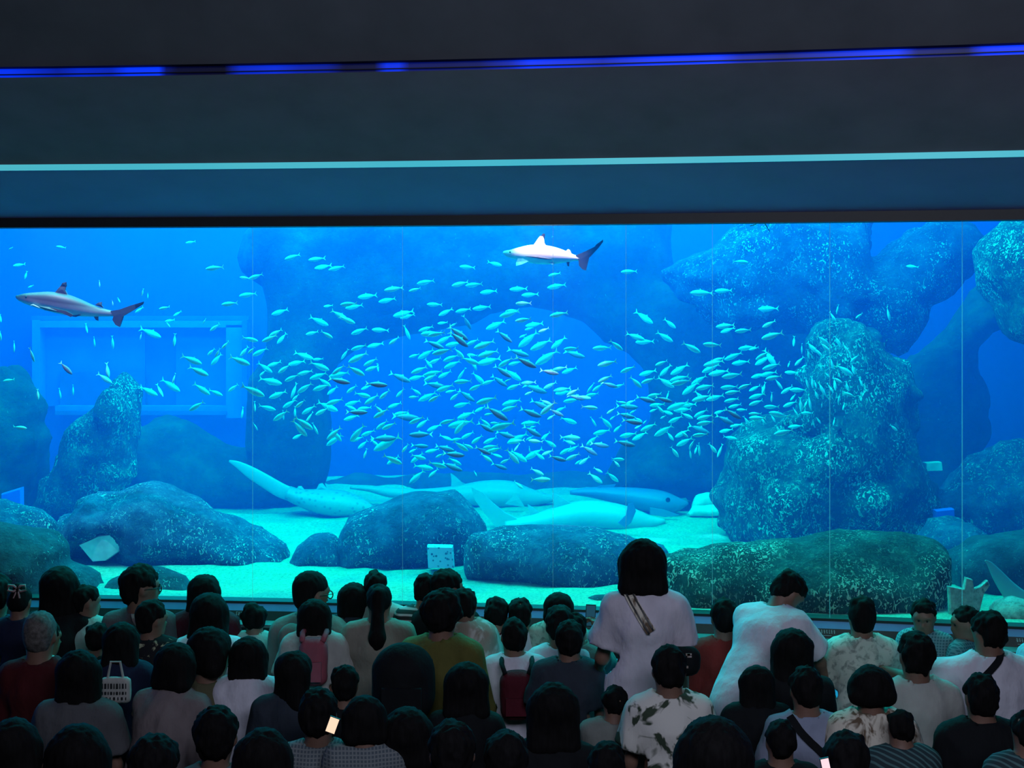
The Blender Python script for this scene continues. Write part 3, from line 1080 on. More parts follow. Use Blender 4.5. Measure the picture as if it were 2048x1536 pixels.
m_wedge = animal_mat('pale_wedgefish_skin', (0.08, 0.42, 0.50), (0.15, 0.5, 0.5), -0.05, 0.15)
m_wedge2 = animal_mat('spotted_wedgefish_skin', (0.05, 0.26, 0.40), (0.12, 0.45, 0.45), 0.10, 0.12, spots=(18, (0.45, 0.6, 0.75)))
m_wedged = animal_mat('blue_wedgefish_skin', (0.02, 0.16, 0.38), (0.05, 0.25, 0.4), 0.0, 0.1)
D = 13.3
root, so = creature('wedgefish', 'spotted wedgefish lying behind the dome-topped boulder with its long tail raised', (650, 1010), D)
loft('body', [(575, 985, 14), (600, 995, 17), (640, 1003, 25), (680, 1008, 27), (715, 1013, 20), (745, 1020, 8)], D, m_wedge2, root, so, width=1.5)
loft('tail_fin', [(458, 922, 2), (475, 929, 7), (500, 944, 12), (530, 962, 14), (560, 980, 15), (585, 990, 14)], D, m_wedge, root, so, width=0.35)
fin('dorsal_fin', [(592, 980), (597, 972), (603, 972), (612, 983)], D, m_wedge, root, so, 0.02)
fin('second_dorsal_fin', [(632, 980), (638, 968), (645, 966), (658, 982)], D, m_wedge, root, so, 0.02)
D = 13.9
root, so = creature('wedgefish', 'pale wedgefish half hidden behind the dome-topped boulder, dorsal fin upright', (970, 990), D)
loft('body', [(700, 975, 3), (740, 978, 6), (780, 985, 10), (830, 988, 10), (880, 990, 15), (920, 990, 20), (970, 988, 27), (1020, 990, 28), (1055, 995, 20), (1085, 997, 12), (1112, 998, 4)], D, m_wedge, root, so, width=1.3)
fin('dorsal_fin', [(902, 978), (903, 960), (901, 946), (910, 952), (924, 965), (945, 975)], D, m_wedge, root, so, 0.025)
fin('pectoral_fin', [(1010, 1008), (1022, 996), (1030, 985), (1040, 998), (1050, 1014)], D - 0.4, m_wedge, root, so, 0.02)
D = 12.6
root, so = creature('wedgefish', 'large pale cyan wedgefish resting on the rock ledge with sickle-shaped tail', (1180, 1035), D)
loft('body', [(1010, 1052, 12), (1040, 1050, 15), (1080, 1045, 20), (1120, 1038, 26), (1170, 1032, 31), (1220, 1036, 31), (1260, 1042, 27), (1300, 1046, 16), (1330, 1042, 4)], D, m_wedge, root, so, width=1.3)
fin('tail_fin', [(1040, 1040), (1010, 1025), (985, 1005), (965, 985), (942, 974), (950, 1000), (968, 1025), (985, 1045), (1002, 1068), (1020, 1064), (1040, 1056)], D, m_wedge, root, so, 0.04)
fin('dorsal_fin', [(1110, 1025), (1107, 1005), (1102, 985), (1115, 990), (1130, 1000), (1152, 1012)], D, m_wedge, root, so, 0.03)
fin('second_dorsal_fin', [(1062, 1038), (1058, 1022), (1055, 1008), (1068, 1016), (1084, 1030)], D, m_wedge, root, so, 0.02)
fin('pectoral_fin', [(1236, 1045), (1252, 1030), (1256, 1008), (1266, 1006), (1272, 1022), (1262, 1045), (1250, 1055)], D - 0.42, m_wedged, root, so, 0.02)  # pectoral shade put in as a darker blue fin
D = 13.3
root, so = creature('wedgefish', 'blue wedgefish with a dark eye lying behind the pale cyan one', (1290, 1000), D)
loft('body', [(1140, 985, 4), (1180, 985, 10), (1230, 990, 16), (1280, 998, 22), (1320, 1005, 24), (1350, 1008, 17), (1376, 1006, 3)], D, m_wedged, root, so, width=1.4)
fin('pectoral_fin', [(1300, 1015), (1330, 1020), (1360, 1030), (1330, 1034), (1300, 1028)], D - 0.3, m_wedged, root, so, 0.02)
eye(root, 1336, 1000, D - 0.33, so, 0.022)
fin('dorsal_fin', [(1180, 980), (1200, 972), (1232, 968), (1225, 978)], D, m_wedged, root, so, 0.02)
D = 9.25
root, so = creature('wedgefish', 'pale tail fin of a wedgefish rising at the window edge over the rubble', (2020, 1180), D)
loft('tail_fin', [(1970, 1121, 1.5), (1980, 1129, 6), (1995, 1150, 12), (2015, 1176, 17), (2038, 1200, 22), (2065, 1222, 24)], D, m_wedge, root, so, width=0.25)
loft('body', [(2050, 1215, 18), (2090, 1235, 22), (2150, 1245, 26), (2220, 1240, 20)], D, m_wedge, root, so, width=0.6)

# school of scads: one fish and its parts, then copies
m_fs = animal_mat('silver_scad', (0.06, 0.62, 0.66), (0.5, 0.9, 0.82), -0.04, 0.14, 0.3)
m_fd = animal_mat('dark_scad', (0.22, 0.19, 0.30), (0.35, 0.85, 0.85), -0.28, 0.12, 0.35)
m_fy = plain('yellow_green_fin', (0.5, 0.95, 0.6), 0.5, 5, 0)


def fish_body(mat, name):
    st_ = [(-0.50, .004, .02), (-0.46, .05, .035), (-0.38, .105, .06), (-0.25, .15, .085), (-0.08, .168, .09), (0.08, .14, .075), (0.22, .085, .05), (0.33, .035, .022), (0.39, .022, .012)]
    seg = 8
    V, Fc = [], []
    for x, h, w in st_:
        for k in range(seg):
            a = 2 * math.pi * k / seg
            V.append((x, w * 0.85 * math.cos(a), h * 0.80 * math.sin(a) * (1.0 if math.sin(a) > 0 else 1.1)))
    for i in range(len(st_) - 1):
        for k in range(seg):
            j = (k + 1) % seg
            Fc.append((i * seg + k, (i + 1) * seg + k, (i + 1) * seg + j, i * seg + j))
    Fc.append(tuple(range(seg)))
    Fc.append(tuple(range((len(st_) - 1) * seg, len(st_) * seg))[::-1])
    return V, Fc


def flat(pts, th=0.008):
    n_ = len(pts)
    V = [(x, s * th, z) for s in (-1, 1) for x, z in pts]
    Fc = [tuple(range(n_)), tuple(range(n_, 2 * n_))[::-1]]
    for i in range(n_):
        j = (i + 1) % n_
        Fc.append((j, i, n_ + i, n_ + j))
    return V, Fc


def me_of(name, v, f, mat, smooth=True):
    o = mesh_obj(name, v, f, mat, smooth=smooth)
    fix_normals(o)
    me = o.data
    bpy.data.objects.remove(o)
    return me


FM = {}
for key, mt in (('s', m_fs), ('d', m_fd)):
    FM[key] = me_of('body', *fish_body(mt, 'body'), mt)
me_tail = me_of('tail_fin', *flat([(0.37, 0.018), (0.44, 0.06), (0.53, 0.15), (0.48, 0.05), (0.455, 0.0), (0.48, -0.05), (0.53, -0.15), (0.44, -0.06), (0.37, -0.018)]), m_fy, False)
me_dors = me_of('dorsal_fin', *flat([(-0.12, 0.12), (-0.06, 0.2), (0.0, 0.14), (0.1, 0.12), (0.28, 0.065), (0.28, 0.04), (0.05, 0.09)]), m_fs, False)

FT = {
 (480, 500): "550,110,740,50 835,120,1045,95 908,220,1120,180 1078,240,1275,190 10,330,140,345 115,345,290,285 0,555,215,520 390,775,595,710 1020,680,1135,665 1220,660,1430,640 1280,700,1495,660 1430,570,1665,540 1750,485,1985,450 1680,625,1890,580 1375,880,1180,790 1290,840,1085,720 1055,905,825,800 805,1015,960,980 1105,1055,960,970 1350,1010,1550,935 1600,960,1810,970 2045,1070,1970,890 1805,1130,1930,1040 205,1095,10,1050 275,1100,460,1020 360,1035,520,950 455,1120,570,990 10,1270,110,1150 105,1240,190,1160 160,1270,345,1175 1350,1200,1540,1140 1545,1165,1745,1120 1225,1310,1315,1180 1315,1350,1550,1230 875,1310,640,1230 1065,1445,825,1345 470,1475,620,1370 590,1380,800,1335 340,1400,510,1340 890,1320,1020,1310 380,1470,200,1350 245,1510,320,1440 1120,1490,1270,1380 1490,1505,1280,1390 1500,1390,1665,1300 1520,1450,1690,1390 1665,1455,1650,1350 1855,795,2110,730 1940,820,2120,770 105,1370,-60,1300",
 (480, 730): "550,190,720,110 710,110,890,65 850,165,1060,90 495,225,215,160 365,235,300,200 285,370,0,240 360,395,575,310 620,390,690,200 700,330,880,210 890,300,1100,230 1085,250,925,145 1315,215,1050,160,d 1060,350,1185,250 1080,140,1330,85 1295,330,1420,235 1470,290,1590,240 1765,245,1495,220,d 2045,200,1790,90,d 1560,380,1365,335 1510,465,1680,350 1690,400,1815,290 525,510,690,410 640,420,720,340 680,505,795,410 660,610,665,480 20,630,40,490 180,550,175,420 205,775,150,680 420,540,210,485 410,665,590,540 525,650,515,530 755,585,920,480 1170,550,920,440 920,595,1080,510 1050,470,1255,405 800,680,890,550 870,770,645,620 800,850,620,650 645,885,770,820 935,825,865,680 1215,910,1090,760 1055,890,1230,740 1050,965,1240,830 1390,540,1250,475 1280,480,1465,425 1525,570,1260,565,d 1260,660,1450,600 1430,530,1600,510 1725,590,1610,470 1620,630,1800,520 1860,600,2050,560 1795,510,1960,450 2150,640,1820,615,d 1890,380,1990,270 1650,770,1790,660 1720,770,1890,690 1335,910,1510,710 1470,850,1640,780 1350,915,1500,860 1870,880,1560,890,d 1660,970,1560,880 1430,1000,1550,900 1620,1025,1945,850 1495,1110,1535,990 1940,1185,1710,1080 1780,1190,1930,1090 1960,1040,2040,940",
 (820, 500): "95,405,310,365 0,495,145,455 515,430,720,380 680,430,890,405 855,515,1065,490 1095,185,920,140 610,200,800,215 1210,475,1430,465 1355,545,1565,530 1285,645,1480,640 1680,310,1830,275 1665,455,1895,415 1695,795,1920,750 215,655,405,660 355,785,530,700 560,745,750,705 765,710,990,680 1090,800,1335,730 1160,740,1330,725 730,950,630,770,d 925,950,1160,850 1280,855,1480,825 1400,915,1620,880 1395,960,1500,930 1220,1105,1030,960,d 1330,1050,1420,1010 1560,985,1690,935 1315,1165,1550,975 1460,1200,1715,1075 1710,1180,1890,1040 345,885,470,870 500,915,580,870 115,975,295,915 140,1015,400,1000 230,1030,440,990 690,1080,450,910,d 690,1160,460,970,d 330,1120,520,1020 440,1150,650,1110 400,1180,165,1085,d 690,1140,840,1070 780,1180,1035,1090 0,1290,130,1250 105,1305,300,1190 280,1250,520,1190 240,1365,390,1295 260,1410,170,1300 410,1335,600,1260 420,1420,620,1330 640,1290,520,1170 820,1370,600,1290 800,1440,700,1250 830,1280,1080,1210 700,1260,830,1275 820,1370,1110,1300 1425,1275,1160,1190,d 1510,1410,1250,1280,d 1075,1400,1250,1290 1200,1380,1360,1340 1520,1375,1800,1200 1865,1195,2050,1180 2100,1290,1840,1215,d 1780,1490,1550,1445,d 1720,1450,1910,1405 1840,1480,2025,1410 25,1480,220,1400",
 (820, 730): "180,120,410,70 180,185,330,110 350,150,510,65 0,170,190,125 580,170,680,20 545,205,760,190 890,220,740,80 725,300,890,220 885,225,1040,175 420,265,155,215,d 330,310,540,235 110,430,330,325 235,435,380,350 440,330,570,300 495,415,610,320 770,430,570,295,d 120,350,0,270 0,390,120,380 1160,250,970,120,d 1330,180,1130,40 1210,140,1000,0,d 1150,200,1230,160 1180,290,1350,220 1350,220,1535,205 1640,330,1350,235,d 1620,280,1780,200 1395,355,1500,310 1740,310,1955,275 1760,345,1960,310 1900,360,2050,280 2100,410,1880,360,d 1860,440,2060,410 810,460,1060,385 540,500,740,450 1120,480,1350,415 1115,550,1310,485 1170,660,900,490,d 910,600,1010,580 580,640,790,560 790,560,920,490 1570,620,1310,520,d 1680,530,1440,420,d 1840,610,1660,520,d 1700,480,1550,410 1580,590,1770,430 1770,550,1890,500 2000,700,1800,630 1665,650,1760,590 90,750,235,640 0,700,180,620 545,820,690,640 215,790,390,710 380,700,560,650 470,740,780,670 1000,800,800,690,d 960,740,830,630 1250,870,1020,800,d 980,770,1280,690 980,700,1100,700 1350,710,1580,690 1570,855,1350,730,d 1460,750,1530,735 0,840,290,835,d 500,905,340,840,d 690,1030,510,910 510,905,650,880 630,880,780,800 750,940,885,840 895,940,1060,860 890,1000,1080,970 940,1040,1120,995 960,1070,770,980,d 1100,1110,960,1060,d 750,1000,620,940 210,980,0,965,d 0,1050,100,1000 525,1030,290,970,d 195,1050,370,1010 645,1090,380,1060,d 320,1110,420,1060 610,1200,450,1110 180,1130,0,1080 20,1170,170,1050 620,1270,370,1170,d 430,1230,210,1170 270,1250,30,1210 235,1345,350,1240 0,1420,180,1260 800,1330,765,1260 980,1160,840,1060 1160,1250,970,1180,d 1100,1180,1220,1120 1305,1180,1150,1000 1400,1160,1200,1020 1260,1030,1330,930 1440,1035,1435,960 1180,940,1430,820 1200,930,1400,900 1410,900,1500,850 1590,890,1700,800 1750,980,1600,890 1440,910,1620,930 1390,1130,1615,1000 1610,1130,1480,1040 1600,1080,1740,1020 1870,1150,1660,1090,d 1815,1070,1960,980 1910,1040,2050,960 1890,1140,2060,1060 2040,880,1790,870 1980,950,1830,900 1600,1320,1440,1240 1680,1380,1440,1380 1350,1480,1240,1390 2000,1190,2080,1130",
 (1160, 500): "505,265,705,255 1340,515,1620,520 1635,495,1850,485 2015,150,1825,135 870,880,650,730 1145,935,1000,820 1110,1100,910,980 770,1080,540,1000 680,1110,910,1100 165,1185,395,1175 505,1200,345,1080 225,1390,460,1335 500,1470,680,1395 725,1505,935,1445 920,1385,1070,1330 970,1510,1110,1370 1100,1495,1320,1370 1060,1430,1105,1370 1440,1230,1220,1110 1495,1135,1720,1150 1650,925,1880,900 1705,990,1880,930 1880,980,2080,960 1920,1190,2140,1165 1750,1320,1970,1230 1500,1390,1750,1330 1600,1340,1760,1290 1840,1370,2060,1340 1480,1470,1700,1370 1560,1500,1810,1450 1720,1530,1970,1490",
 (1160, 730): "1125,265,920,140 750,215,920,150 735,265,590,130 1090,190,1330,130 1110,230,1360,180 1240,350,1440,200 1350,230,1540,120 1410,285,1630,240 1545,335,1580,270 1705,275,1920,260 1920,280,2080,220 90,330,180,200 160,310,280,220 230,200,400,120 440,260,240,205,d 420,270,550,225 80,370,240,340 120,400,-60,370,d 200,520,0,500 830,375,1000,345 1045,400,1075,300 900,440,660,380,d 1100,440,890,380,d 550,460,420,435,d 570,460,680,420 690,510,420,490,d 335,580,440,510 610,580,690,530 650,630,430,580,d 370,655,440,600 740,700,490,660,d 740,680,640,620 850,490,1040,470 850,560,950,520 1000,570,910,470 1110,590,960,540 980,640,1050,600 1060,530,1330,440 1140,550,1360,530 1200,490,1420,470 1360,430,1600,360 1500,430,1370,300 1530,420,1750,360 1075,690,1250,610 1350,640,1200,570 1385,620,1550,530 1420,650,1620,600 1420,710,1630,680 1630,580,1760,540 1930,640,1730,520,d 1845,710,1620,600,d 1820,740,1970,710 1750,440,1930,400 1760,340,1950,310 1800,510,1960,470 1900,540,2030,540 1690,805,1860,770 1880,890,1710,860 2040,720,1960,600 1555,820,1290,720,d 1370,850,1560,830 740,790,930,700 770,700,815,650 670,760,750,720 905,850,1130,720 1120,900,1035,790 1155,865,1330,770 1290,860,1200,790 1170,970,1370,870 1320,1000,1390,880 1335,1110,1320,990 1385,1060,1420,950 1440,1080,1430,920 1180,1100,1085,970 1640,1050,1540,930 1660,1100,1725,935 170,830,380,780 415,800,510,710 85,960,230,840 340,980,110,940,d 200,1080,0,960,d 0,1190,130,1095 490,860,700,820 640,900,820,800 655,970,400,910,d 520,1140,360,1130 470,1220,390,1130 260,1415,90,1290 260,1290,150,1230 455,1400,310,1280 190,730,120,610 375,750,235,610",
 (1500, 500): "110,710,360,705 160,925,325,845 150,1065,415,990 1045,760,1070,640 1030,855,950,730 1285,815,1370,750 1685,845,1645,665 1895,195,2050,210 525,1150,535,1020 625,1240,625,1110 945,1140,790,1020 950,1215,830,1100 800,1230,680,1100 855,1270,770,1170 715,1300,690,1180 1095,1160,1015,1020 1185,1235,1110,1110 0,1200,120,1170",
 (1500, 680): "80,230,250,130 70,295,270,180 310,310,160,100 160,350,380,280 460,315,485,240 550,300,660,190 635,330,700,290 865,360,840,260 900,330,905,260 1000,340,965,190 1235,425,1020,290 1220,260,1325,165 1255,400,1220,260 1080,440,1060,360 1355,550,1305,430 25,450,210,400 200,470,400,430 130,430,340,380 430,390,600,395 385,585,290,450 705,570,660,430 760,570,740,420 800,570,770,470 905,660,815,490 1000,625,920,510 950,440,890,380 1030,600,1010,440 1100,510,980,440 1190,610,1145,480 820,700,770,580 385,640,530,545 490,600,700,605 0,610,140,540 0,700,200,640 0,780,170,720 260,735,265,610 150,640,190,490 150,600,140,530 495,720,560,640 180,805,370,805 410,800,580,735 620,860,600,670 735,835,700,640 665,790,700,700 570,900,510,800 630,880,780,880 1065,760,1085,630 1150,640,1290,695 1120,830,1145,740 865,800,870,730 845,995,790,915 1005,1020,1025,920 1765,1085,1670,1010 240,875,490,930 300,980,240,880 0,890,160,890 0,940,210,940 470,1050,660,1030 300,1135,540,1080 360,1110,300,1010 170,990,110,910",
}
FL = "60,205,85,190 345,190,405,200 85,305,160,295 150,380,165,330 1125,168,1185,158 175,435,210,420 600,430,598,385 855,480,865,435 890,495,890,460 720,520,705,490 680,540,675,505 820,585,870,550 965,565,1030,552 1050,605,1100,575 1245,325,1355,312 1340,540,1440,528 5,640,0,590 5,750,0,690 85,820,85,750 525,705,515,645 570,790,565,725 680,800,675,720 1048,785,1055,705 845,745,855,700 965,735,835,680 1225,650,1245,615 1270,695,1330,650 1000,640,1060,630 1020,670,1000,640 205,880,175,790 430,955,355,880,d 25,1000,95,990 670,1010,580,950 655,975,640,880 230,1105,225,1040 365,1100,355,1035 440,1080,440,1015 945,1085,835,1030 980,1090,940,1010 1080,1060,965,985 1040,1010,1060,945 1210,895,1085,845 1250,965,1130,910 1260,1080,1160,1010 1335,1085,1250,1050 1380,1060,1440,1015 1500,900,1375,850 1145,1175,1235,1120 155,1285,70,1275 1255,840,1300,800 1300,850,1330,795 1275,900,1340,830 1340,800,1385,755"
fishes = []


def read_tile(ox, oy, sc, s):
    for w in s.split():
        q = w.split(',')
        a = [float(z) for z in q[:4]]
        fishes.append((ox + a[0] * sc, oy + a[1] * sc, ox + a[2] * sc, oy + a[3] * sc, 'd' if len(q) > 4 else 's'))


for (ox, oy), s in FT.items():
    read_tile(ox, oy, 340 / 2048, s)
read_tile(0, 430, 680 / 2048, FL)
fishes.sort(key=lambda q: -math.hypot(q[2] - q[0], q[3] - q[1]))

WHERE = [
    (0, 480, 0, 590, 'above the grey shark'),
    (0, 480, 590, 700, 'around the far window top'),
    (0, 480, 700, 2000, 'before the far window pane'),
    (480, 700, 0, 640, 'before the shoulder of the far arch'),
    (480, 700, 640, 740, 'beside the far window frame'),
    (480, 700, 740, 2000, 'over the raised tail'),
    (700, 1000, 0, 600, 'beneath the arch top'),
    (1000, 1300, 0, 600, 'below the pale shark'),
    (700, 860, 600, 730, 'upper school under the arch'),
    (860, 1080, 600, 730, 'upper school below pale shark'),
    (700, 860, 730, 820, 'mid school beside the boulder side'),
    (860, 1080, 730, 820, 'in the thick school middle'),
    (700, 860, 820, 2000, 'over the dome-topped boulder'),
    (860, 1080, 820, 2000, 'over the half-hidden wedgefish'),
    (1080, 1300, 600, 740, "over the school's gap"),
    (1080, 1300, 740, 840, 'beside the brightest glass seam'),
    (1080, 1300, 840, 2000, 'over the large pale wedgefish'),
    (1300, 1480, 0, 700, 'before the overhanging rock'),
    (1300, 1480, 700, 800, 'in the dense pillar-side cluster'),
    (1300, 1480, 800, 2000, 'under the dense pillar-side cluster'),
    (1480, 1600, 0, 690, 'above the school end'),
    (1480, 1600, 690, 790, 'beside the pillar top'),
    (1480, 1600, 790, 2000, 'beside the pillar flank'),
    (1600, 2100, 0, 690, 'over the pillar tip'),
    (1600, 2100, 690, 790, 'before the pillar top'),
    (1600, 2100, 790, 2000, "before the pillar's green face"),
]


def heading(dx, dy):
    a = math.degrees(math.atan2(dy, dx))
    if abs(dx) < 0.5 * abs(dy):
        return 'pointing straight down' if dy > 0 else 'pointing straight up'
    side = 'pillarward' if dx > 0 else 'windowward'
    side = 'facing the pillar side' if dx > 0 else 'facing the far-window side'
    tilt_ = abs(dy) / max(abs(dx), 1e-6)
    if tilt_ < 0.12:
        return 'level, ' + side
    if tilt_ < 0.45:
        return ('slightly nose-down, ' if dy > 0 else 'slightly nose-up, ') + side
    return ('steeply nose-down, ' if dy > 0 else 'steeply nose-up, ') + side


def fish_matrix(x0, y0, x1, y1, D, roll, Lpx):
    a, b_ = P(x0, y0, D), P(x1, y1, D)
    L = (a - b_).length / 1.02
    T = (b_ - a).normalized()            # local +x: toward the tail
    U = Vector((0, -1, 0)).cross(T)
    if U.z < 0 and abs(T.x) > 0.15:
        U = -U
    U.normalize()
    M = Matrix.Identity(3)
    Yv = U.cross(T)
    M.col[0], M.col[1], M.col[2] = T, Yv, U
    M = Matrix.Rotation(roll, 3, T) @ M
    M4 = M.to_4x4()
    M4.translation = (a + b_) / 2 - T * 0.01
    return M4 @ Matrix.Diagonal((L, L, L, 1))


extra_v, extra_f = [], []
by_label = {}
frng = random.Random(11)
for i, (x0, y0, x1, y1, kd) in enumerate(fishes):
    D = 10.2 + frng.random() * 1.5 - (0.5 if kd == 'd' else 0)
    Lpx = math.hypot(x1 - x0, y1 - y0)
    steep = abs(y1 - y0) > 1.4 * abs(x1 - x0)
    roll = frng.uniform(-0.25, 0.25)
    if kd == 'd':
        s_ = 1 if x1 < x0 else -1
        roll = s_ * 0.5
    if steep:
        roll += frng.choice((-0.9, 0.9))
    if x0 > 1590 and 640 < y0 < 900:
        D = min(D, 10.9)
    M = fish_matrix(x0, y0, x1, y1, D, roll, Lpx)
    if i < 300:
        r_ = bpy.data.objects.new('scad', None)
        r_.empty_display_size = 0.05
        C.objects.link(r_)
        r_.matrix_world = M
        cx, cyy = (x0 + x1) / 2, (y0 + y1) / 2
        wh = next((w[4] for w in WHERE if w[0] <= cx < w[1] and w[2] <= cyy < w[3]), 'in the fish school')
        col = ('long ' if Lpx > 37 else 'short ' if Lpx < 29 else '') + ('dark-backed fish' if kd == 'd' else 'cyan fish')
        lab = col + ' ' + heading(x0 - x1, y0 - y1) + ', ' + wh
        tag(r_, lab, 'fish', 'scads, ' + lab)
        by_label.setdefault(lab, []).append((cyy, r_))
        link(bpy.data.objects.new('body', FM[kd]), r_)
        link(bpy.data.objects.new('tail_fin', me_tail), r_)
        if i < 150:
            link(bpy.data.objects.new('dorsal_fin', me_dors), r_)
    else:
        for me in (FM['s'], me_tail):
            o_ = len(extra_v)
            extra_v += [tuple(M @ v_.co) for v_ in me.vertices]
            extra_f += [tuple(j + o_ for j in p_.vertices) for p_ in me.polygons]
for lab, lst in by_label.items():
    lst.sort(key=lambda q: q[0])
    if len(lst) == 1:
        del lst[0][1]['group']
        continue
    for j, (q, r_) in enumerate(lst):
        if j == 0:
            r_['label'] = lab + ', topmost'
        elif j == len(lst) - 1:
            r_['label'] = lab + ', lowest'
        elif len(lst) <= 4:
            r_['label'] = lab + (', second highest' if j == 1 else ', second lowest')
if extra_v:
    m_fx = plain('small_scads', (0.3, 0.85, 0.8), 0.35, 4, 0)
    o = mesh_obj('small_scads', extra_v, extra_f, m_fx)
    tag(o, 'the smallest cyan fish scattered between the others of the school', 'fish', kind='stuff')
print('FISH', len(fishes))

# dead twig stuck at the top of the glass
m_twig = plain('dark_twig', (0.02, 0.03, 0.04), 0.8, 20, 0)
root, so = creature('twig', 'thin dark forked twig floating at the top edge of the window', (1522, 452), 9.4, 'twig')
loft('stem', [(1500, 452, .8), (1510, 449, 1), (1520, 443, 1.2), (1530, 448, 1), (1540, 464, .5)], 9.4, m_twig, root, so, seg=5, sub=2)
loft('side_twig', [(1520, 443, .9), (1524, 436, .7), (1530, 431, .4)], 9.4, m_twig, root, so, seg=5, sub=2)
# ------------------------------------------------------------ the audience
def cloth(name, col, bstr=0.75, scale=7, rough=0.85):
    return plain(name, col, rough, scale, bstr, var=0.16, bdist=0.03, stretch=(1.0, 1.0, 0.55), spec=0.2)


m_skin = plain('skin', (0.19, 0.10, 0.07), 0.55, 30, 0.05, var=0.06)
m_hair = plain('black_hair', (0.005, 0.0045, 0.005), 0.8, 60, 0.6, var=0.4, stretch=(1, 1, 0.12), spec=0.12)
m_hairg = plain('thin_grey_hair', (0.10, 0.09, 0.085), 0.7, 50, 0.5, var=0.5, spec=0.2)
m_trou = plain('dark_trousers', (0.025, 0.028, 0.04), 0.9, 20, 0.2)
m_shoe = plain('dark_shoes', (0.02, 0.02, 0.02), 0.6, 20, 0.1)


def spotted(name, base, marks, scale=11, thr=0.56, detail=3, stretch=None, soft=0.03):
    m, t, b = nt(name)
    n = noise_tex(t, scale, detail, 0.6, 0.6, stretch=stretch)
    r = ramp(t, n.outputs[0], [(thr - soft, base), (thr + soft, marks)])
    t.links.new(r.outputs[0], b.inputs['Base Color'])
    b.inputs['Roughness'].default_value = 0.85
    b.inputs['Specular IOR Level'].default_value = 0.2
    n2 = noise_tex(t, 7, 4, stretch=(1, 1, 0.5))
    bump(t, b, n2.outputs[0], 0.35, 0.03)
    return m


def striped(name, c1, c2, freq=40.0, axis='Z', checks=False):
    m, t, b = nt(name)
    tc = N(t, 'ShaderNodeTexCoord')
    w = N(t, 'ShaderNodeTexWave', bands_direction=axis)
    w.inputs['Scale'].default_value = freq / 6.28
    w.inputs['Distortion'].default_value = 0.5
    t.links.new(tc.outputs['Object'], w.inputs['Vector'])
    src = w.outputs['Fac']
    if checks:
        w2 = N(t, 'ShaderNodeTexWave', bands_direction='X')
        w2.inputs['Scale'].default_value = freq / 6.28
        t.links.new(tc.outputs['Object'], w2.inputs['Vector'])
        mu = N(t, 'ShaderNodeMath', operation='MAXIMUM')
        t.links.new(src, mu.inputs[0])
        t.links.new(w2.outputs['Fac'], mu.inputs[1])
        src = mu.outputs[0]
    r = ramp(t, src, [(0.62, c1), (0.85, c2)])
    t.links.new(r.outputs[0], b.inputs['Base Color'])
    b.inputs['Roughness'].default_value = 0.85
    return m


CL = {
    'white': cloth('white_cotton', (0.6, 0.58, 0.66)),
    'pinkwhite': cloth('warm_white_cotton', (0.56, 0.52, 0.6)),
    'cream': cloth('cream_cotton', (0.383, 0.383, 0.365)),
    'beige': cloth('beige_knit', (0.222, 0.206, 0.172)),
    'teal_white': cloth('pale_teal_cotton', (0.311, 0.429, 0.407)),
    'greygreen': cloth('grey_green_jacket', (0.170, 0.183, 0.170)),
    'grey': cloth('grey_cotton', (0.089, 0.089, 0.098)),
    'dgrey': cloth('dark_grey_blue_tee', (0.026, 0.034, 0.049)),
    'bluegrey': cloth('blue_grey_polo', (0.24, 0.27, 0.37)),
    'navy': cloth('navy_cotton', (0.011, 0.016, 0.044)),
    'black': cloth('black_cotton', (0.005, 0.006, 0.008)),
    'red': cloth('red_cotton', (0.222, 0.026, 0.022)),
    'dred': cloth('dark_red_knit', (0.062, 0.007, 0.010)),
    'burgundy': cloth('burgundy_cotton', (0.067, 0.009, 0.018)),
    'olive': cloth('yellow_olive_fleece', (0.105, 0.098, 0.025)),
    'khaki': cloth('khaki_cotton', (0.089, 0.085, 0.049)),
    'rose': cloth('dusty_rose_shirt', (0.189, 0.155, 0.161)),
    'purple': cloth('purple_skirt', (0.096, 0.041, 0.074)),
    'camo': spotted('white_tee_with_dark_patches', (0.66, 0.64, 0.60), (0.04, 0.06, 0.04), 8, 0.56),
    'dye': spotted('cream_shirt_with_brown_streaks', (0.62, 0.57, 0.48), (0.13, 0.09, 0.06), 14, 0.55, stretch=(1.4, 1.4, 0.4), soft=0.06),
    'fuzzy': spotted('fuzzy_off_white_knit', (0.50, 0.55, 0.48), (0.24, 0.28, 0.25), 26, 0.56, soft=0.08),
    'floral': spotted('black_floral_print', (0.012, 0.012, 0.016), (0.45, 0.45, 0.3), 16, 0.62),
    'frill': spotted('brown_pink_frilled_shirt', (0.30, 0.22, 0.19), (0.5, 0.42, 0.42), 14, 0.55, stretch=(1, 1, 0.5), soft=0.06),
    'plaid': striped('blue_grey_plaid_shirt', (0.07, 0.09, 0.11), (0.17, 0.19, 0.20), 120, checks=True),
    'tealplaid': striped('teal_plaid_shirt', (0.04, 0.14, 0.17), (0.13, 0.28, 0.31), 130, checks=True),
    'bwstripe': striped('black_and_white_striped_shirt', (0.01, 0.01, 0.012), (0.42, 0.35, 0.36), 60),
    'gstripe': striped('dark_teal_striped_shirt', (0.01, 0.03, 0.04), (0.06, 0.14, 0.15), 90, 'DIAGONAL'),
    'scarf': cloth('soft_rose_strap', (0.370, 0.237, 0.244)),
    'pinkpack': cloth('pink_backpack_cloth', (0.296, 0.074, 0.104)),
    'redpack': cloth('dark_red_backpack_cloth', (0.083, 0.009, 0.018)),
    'cyan': cloth('pale_blue_cap_cloth', (0.259, 0.555, 0.666)),
}


